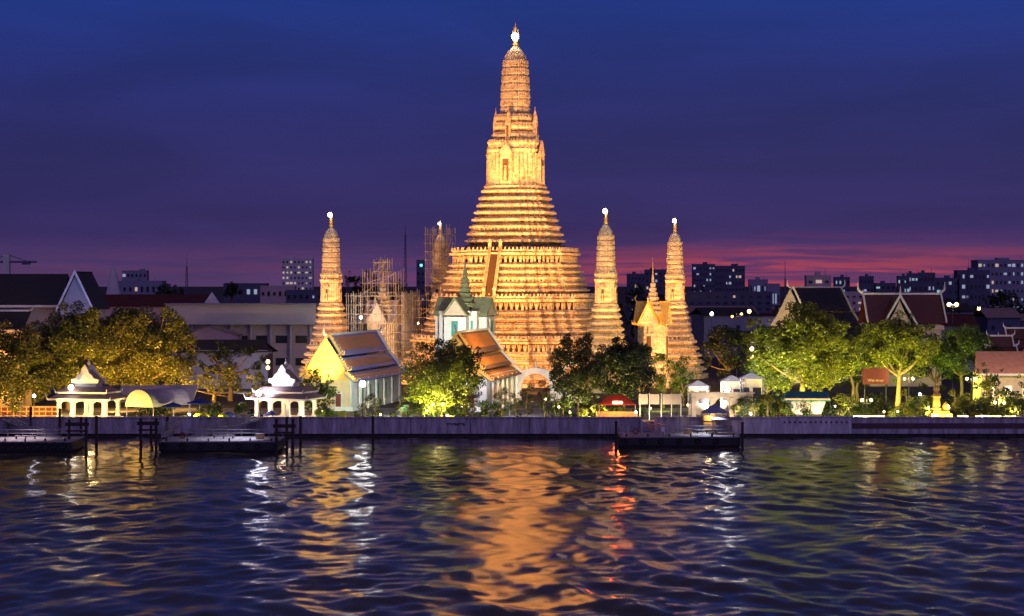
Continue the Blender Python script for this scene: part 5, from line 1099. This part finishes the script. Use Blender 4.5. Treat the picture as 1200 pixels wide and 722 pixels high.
# wide pale concrete building with shaded lower storey
t = thing('concrete_building', 'long pale flat-roofed building with a blank upper wall behind the left prang', 'building', (X(285, 440), 440, GZ), 0)
w = X(372, 440)-X(285, 440); zt, zm = Z(357, 440)-GZ, Z(380, 440)-GZ
MB().box((0, 0, (zt+zm)/2), (2*w, 8, zt-zm)).build('upper_wall', 'long_white', t); MB().box((0, -.2, zt+.15), (2*w+.5, 8.6, .3)).build('parapet', 'city_grey', t)
MB().box((0, 1.2, zm/2), (2*w-1, 6, zm)).build('lower_wall', 'pink_wall', t)
for i in range(8): MB().box((-w+1.2+i*(2*w-2.4)/7, -2.6, zm/2), (.5, .5, zm)).build('pillar', 'long_white', t)
for i in range(7): MB().box((-w+3.4+i*(2*w-2.4)/7, -1.85, zm*.72), (2.6, .12, 1.7)).build('window', 'window_dark', t)
for i in range(4): MB().box((-w+3.4+(i+3)*(2*w-2.4)/7, -1.85, zm*.3), (2.6, .12, 1.7)).build('window', 'window_dark', t)
t = thing('shed', 'pink gabled shed in front of the long pale building', 'building', (X(247, 425), 425, GZ), 0)
zt = Z(383, 425)-GZ; g = MB(); g.extr([(-6.0, 0), (6.4, 0), (6.4, zt-1.6), (0, zt), (-6.0, zt-1.8)], -3, 3); g.build('wall', 'pink_wall', t)
for sx in (-1, 1): q = [(0, -3.3, zt+.2), (sx*6.7, -3.3, zt-1.6), (sx*6.7, 3.3, zt-1.6), (0, 3.3, zt+.2)]; MB().slab(q if sx > 0 else q[::-1], .2).build('roof_slope', 'tiles_grey', t)
for x in (-3, 2.5): MB().box((x, -3.06, zt*.45), (3.2, .12, 2.2)).build('window', 'window_dark', t)
t = thing('dark_house', 'dark low-roofed house in front of the long pale building', 'building', (X(268, 395), 395, GZ), 0)
zt = Z(398, 395)-GZ; MB().box((0, 0, (zt-2)/2), (17, 8, zt-2)).build('wall', 'city_dark', t); b = MB(); b.slab([(-9.5, -4.5, zt-2.4), (9.5, -4.5, zt-2.4), (7, 0, zt), (-7, 0, zt)], .25); b.slab([(9.5, 4.5, zt-2.4), (-9.5, 4.5, zt-2.4), (-7, 0, zt), (7, 0, zt)], .25); b.build('roof', 'tiles_night', t)
for x in (-5, 0, 5): MB().box((x, -4.06, 2.2), (1.6, .12, 1.4)).build('window', 'window_dark', t)

# ---------------------------------------------------------------- city
def block(label, px0, px1, pyt, Y, m_, rows, cols, lit, seed, lm=('lit_window', 'lit_window_cool'), D=None, name='city_building', roofbox=True, group=None, edge=False, rz=0):
    rr = random.Random(seed); w = (px1-px0)*Y/F; zt = Z(pyt, Y)-GZ; D = D or w*.5; t = thing(name, label, 'building', (X((px0+px1)/2, Y), Y+D/2, GZ), rz, group)
    MB().box((0, 0, zt/2), (w, D, zt)).build('wall', m_, t)
    b = MB(); b.box((0, 0, zt+.3), (w*1.01, D*1.01, .6)); 
    if roofbox: b.box((w*rr.uniform(-.3, .3), 0, zt+.9), (w*.2, D*.4, 1.4)); b.tube((w*.3, 0, zt), (w*.3, 0, zt+2.4), .12, .08, 5)
    b.build('roof', m_, t)
    proto = {}
    n = 0; zvis = max(2, Z(366, Y)-GZ) if zt > Z(366, Y)-GZ+3 else 1.5
    ww = w/cols*.42; wh = (zt-zvis)/rows*.36
    cells = [(r, c) for r in range(rows) for c in range(cols)]
    for (r, c) in cells:
        k = rr.random() < lit; mm = rr.choice(lm) if k else 'window_dark'
        x = -w/2+(c+.5)*w/cols; z = zvis+(r+.5)*(zt-zvis)/rows
        if mm not in proto: o = MB().box((0, 0, 0), (ww, .3, wh)).build('window', mm, t); proto[mm] = o
        else: o = proto[mm].copy(); col.objects.link(o); o.parent = t
        o.location = (x, -D/2-.1, z); o.scale = (rr.choice((.6, 1, 1, 1.7)) if k else 1, 1, rr.choice((.7, 1, 1)))
    return t
block('pale lit apartment tower standing alone on the left horizon', 330, 366, 304, 1150, 'city_pale', 10, 8, .45, 1, ('lit_window',), edge=True)
block('distant grey office block with one bright window on the left horizon', 143, 172, 318, 1300, 'city_grey', 5, 6, .25, 2)
block('low grey block beneath the left horizon office', 136, 190, 330, 1250, 'city_grey', 2, 8, .2, 3)
block('dark narrow tower with a cyan light left of the tall scaffold', 488, 498, 306, 900, 'city_dark', 6, 2, .15, 4, ('lit_window_cool',), roofbox=False)
t = thing('sign_light', 'round cyan rooftop light on the dark narrow tower', 'light', (X(493.5, 898), 898, Z(311, 898)), 0); MB().ball((0, 0, 0), .7, 10).build('globe', 'bulb_cyan', t)
block('left wing of the dark office block with scattered lit windows right of the prangs', 812, 838, 311, 900, 'city_dark', 8, 7, .3, 5, ('lit_window_cool',))
block('wide dark office block with scattered lit windows right of the prangs', 838, 873, 313, 915, 'city_dark', 7, 9, .28, 6, ('lit_window_cool', 'lit_window'))
block('dim block behind the slender spired shrine', 735, 756, 322, 1000, 'city_dark', 5, 5, .15, 7)
block('dim rounded-top block between the slender shrine and right prang', 756, 782, 317, 1100, 'city_dark', 6, 5, .1, 8)
block('low bluish block with a cool lit sign right of the office block', 878, 900, 329, 800, 'city_grey', 2, 5, .3, 9, ('lit_window_cool',))
block('low building with a line of white lights left of the lit cream gable', 898, 914, 334, 780, 'city_grey', 1, 5, .95, 10, ('lit_window_cool',), roofbox=False)
block('large white-lit hospital-like block at the right edge', 1146, 1215, 306, 900, 'city_grey', 6, 14, .42, 11, ('lit_window_cool', 'lit_window'))
block('lower wing in front of the large lit block at the right edge', 1122, 1160, 318, 880, 'city_dark', 4, 8, .3, 12, ('lit_window_cool',))
for i, (a, b_, c, lab) in enumerate(((1052, 1066, 325, 'small dark tower above the hall roof'), (1064, 1080, 322, 'dark tower with green-lit windows above the hall roof'), (1078, 1096, 321, 'dark block with cool lit windows above the hall roof'), (1096, 1124, 327, 'low dark block above the twin street lamps'), (1008, 1024, 325, 'dark block on the horizon right of the shophouse'), (978, 996, 326, 'low dark block behind the shophouse'), (1026, 1050, 333, 'low dark wide block above the hall roof'))):
    block(lab, a, b_, c, 820+i*20, 'city_dark', 4, 4, .28, 30+i, ('lit_window_cool', 'lit_window_green'))
block('shophouse with lit top floor behind the lit cream gable', 945, 974, 325, 560, 'pink_wall', 4, 3, .35, 50, ('lit_window',))
block('long dim terrace behind the right prangs', 786, 905, 344, 600, 'city_dark', 3, 12, .05, 51, ('lit_window',), roofbox=False)
block('dim pinkish building right of the shophouse with a lit window row', 974, 1020, 344, 590, 'pink_wall', 3, 6, .22, 52, ('lit_window',), roofbox=False)
block('dim flat building behind the long maroon roof', 262, 312, 334, 640, 'city_dark', 2, 6, .2, 53, ('lit_window_cool',), roofbox=False)
block('brown flat building behind the pale long building', 305, 345, 337, 620, 'pink_wall', 2, 6, .1, 54, roofbox=False)
block('dark flat building beneath the pale apartment tower', 335, 378, 342, 560, 'city_dark', 2, 6, .08, 55, roofbox=False)
# unlit neighbourhood roofs: nothing in the photo tells these apart
rr = random.Random(12)
for i in range(46):
    Y = rr.uniform(470, 860); px = rr.choice((rr.uniform(790, 1210), rr.uniform(-20, 470), rr.uniform(700, 1210))); 
    w = rr.uniform(9, 22); D = rr.uniform(8, 14); h = min(rr.uniform(5, 13), Z(347, Y)-GZ); t = thing('town_house', 'dim low house with dark roof in the crowded town behind the temple', 'house', (X(px, Y), Y, GZ), rr.uniform(-.25, .25), 'dim houses in the town behind the temple')
    MB().box((0, 0, h/2), (w, D, h)).build('wall', rr.choice(('city_grey', 'pink_wall', 'city_pale', 'city_dark')), t)
    r = MB(); k = rr.uniform(1.2, 3.2)
    r.slab([(-w/2-.5, -D/2-.5, h-.1), (w/2+.5, -D/2-.5, h-.1), (w/2+.5, 0, h+k), (-w/2-.5, 0, h+k)], .25); r.slab([(w/2+.5, D/2+.5, h-.1), (-w/2-.5, D/2+.5, h-.1), (-w/2-.5, 0, h+k), (w/2+.5, 0, h+k)], .25); r.build('roof', rr.choice(('tiles_night', 'tiles_maroon', 'roof_dark', 'tiles_grey')), t)
    for j in range(rr.randint(2, 4)): MB().box((-w/2+w*(j+.7)/4.2, -D/2-.05, h*rr.choice((.4, .7))), (1.2, .15, 1.3)).build('window', 'lit_window' if rr.random() < .16 else 'window_dark', t)
# spire, masts, crane
t = thing('far_prang', 'faint distant pointed tower on the left horizon', 'tower', (X(133, 1200), 1200, GZ), 0); b = MB(); prof_loft(b, [(0, 7), (12, 6), (14, 4.5), (22, 3), (28, 2), (34, .3)]); b.build('tower', 'city_pale', t)
def mast(px, pyt, Y, label, w=1.2):
    t = thing('radio_mast', label, 'mast', (X(px, Y), Y, GZ), 0, 'radio masts on the horizon'); h = Z(pyt, Y)-GZ; b = MB(); n = 12
    for sx, sy in ((-1, -1), (1, -1), (0, 1)): b.tube((sx*w, sy*w, 0), (sx*w*.2, sy*w*.2, h), .13, .1, 5)
    for i in range(n): z = h*i/n; f = 1-.8*i/n; g = 1-.8*(i+1)/n; b.tube((-w*f, -w*f, z), (w*g, -w*g, z+h/n), .08, .08, 4); b.tube((w*f, -w*f, z), (-w*g, -w*g, z+h/n), .08, .08, 4)
    b.build('lattice', 'city_dark', t); MB().tube((0, 0, h), (0, 0, h+5), .12, .05, 5).build('aerial', 'city_dark', t)
mast(475, 275, 850, 'thin tall mast between the two scaffolds'); mast(219, 312, 800, 'thin mast on the left horizon'); mast(1135, 318, 800, 'thin mast among the right horizon blocks'); mast(920, 327, 520, 'thin aerial left of the lit cream gable', .5)
t = thing('crane', 'small lattice crane above the black roof at the left edge', 'crane', (X(8, 520), 520, GZ), 0)
h = Z(298, 520)-GZ; b = MB(); b.box((0, 0, h/2), (1.6, 1.6, h)); b.build('tower', 'city_pale', t); b = MB(); b.box((2, 0, Z(307, 520)-GZ), (12, .5, .5)); b.tube((0, 0, h), (6, 0, Z(307, 520)-GZ), .1, .1, 5); b.tube((0, 0, h), (-4, 0, Z(307, 520)-GZ), .1, .1, 5); b.build('jib', 'city_dark', t)
b = MB(); b.box((5.2, 0, Z(308, 520)-GZ), (2.2, .8, 1.0)); b.build('counterweight', 'city_dark', t)
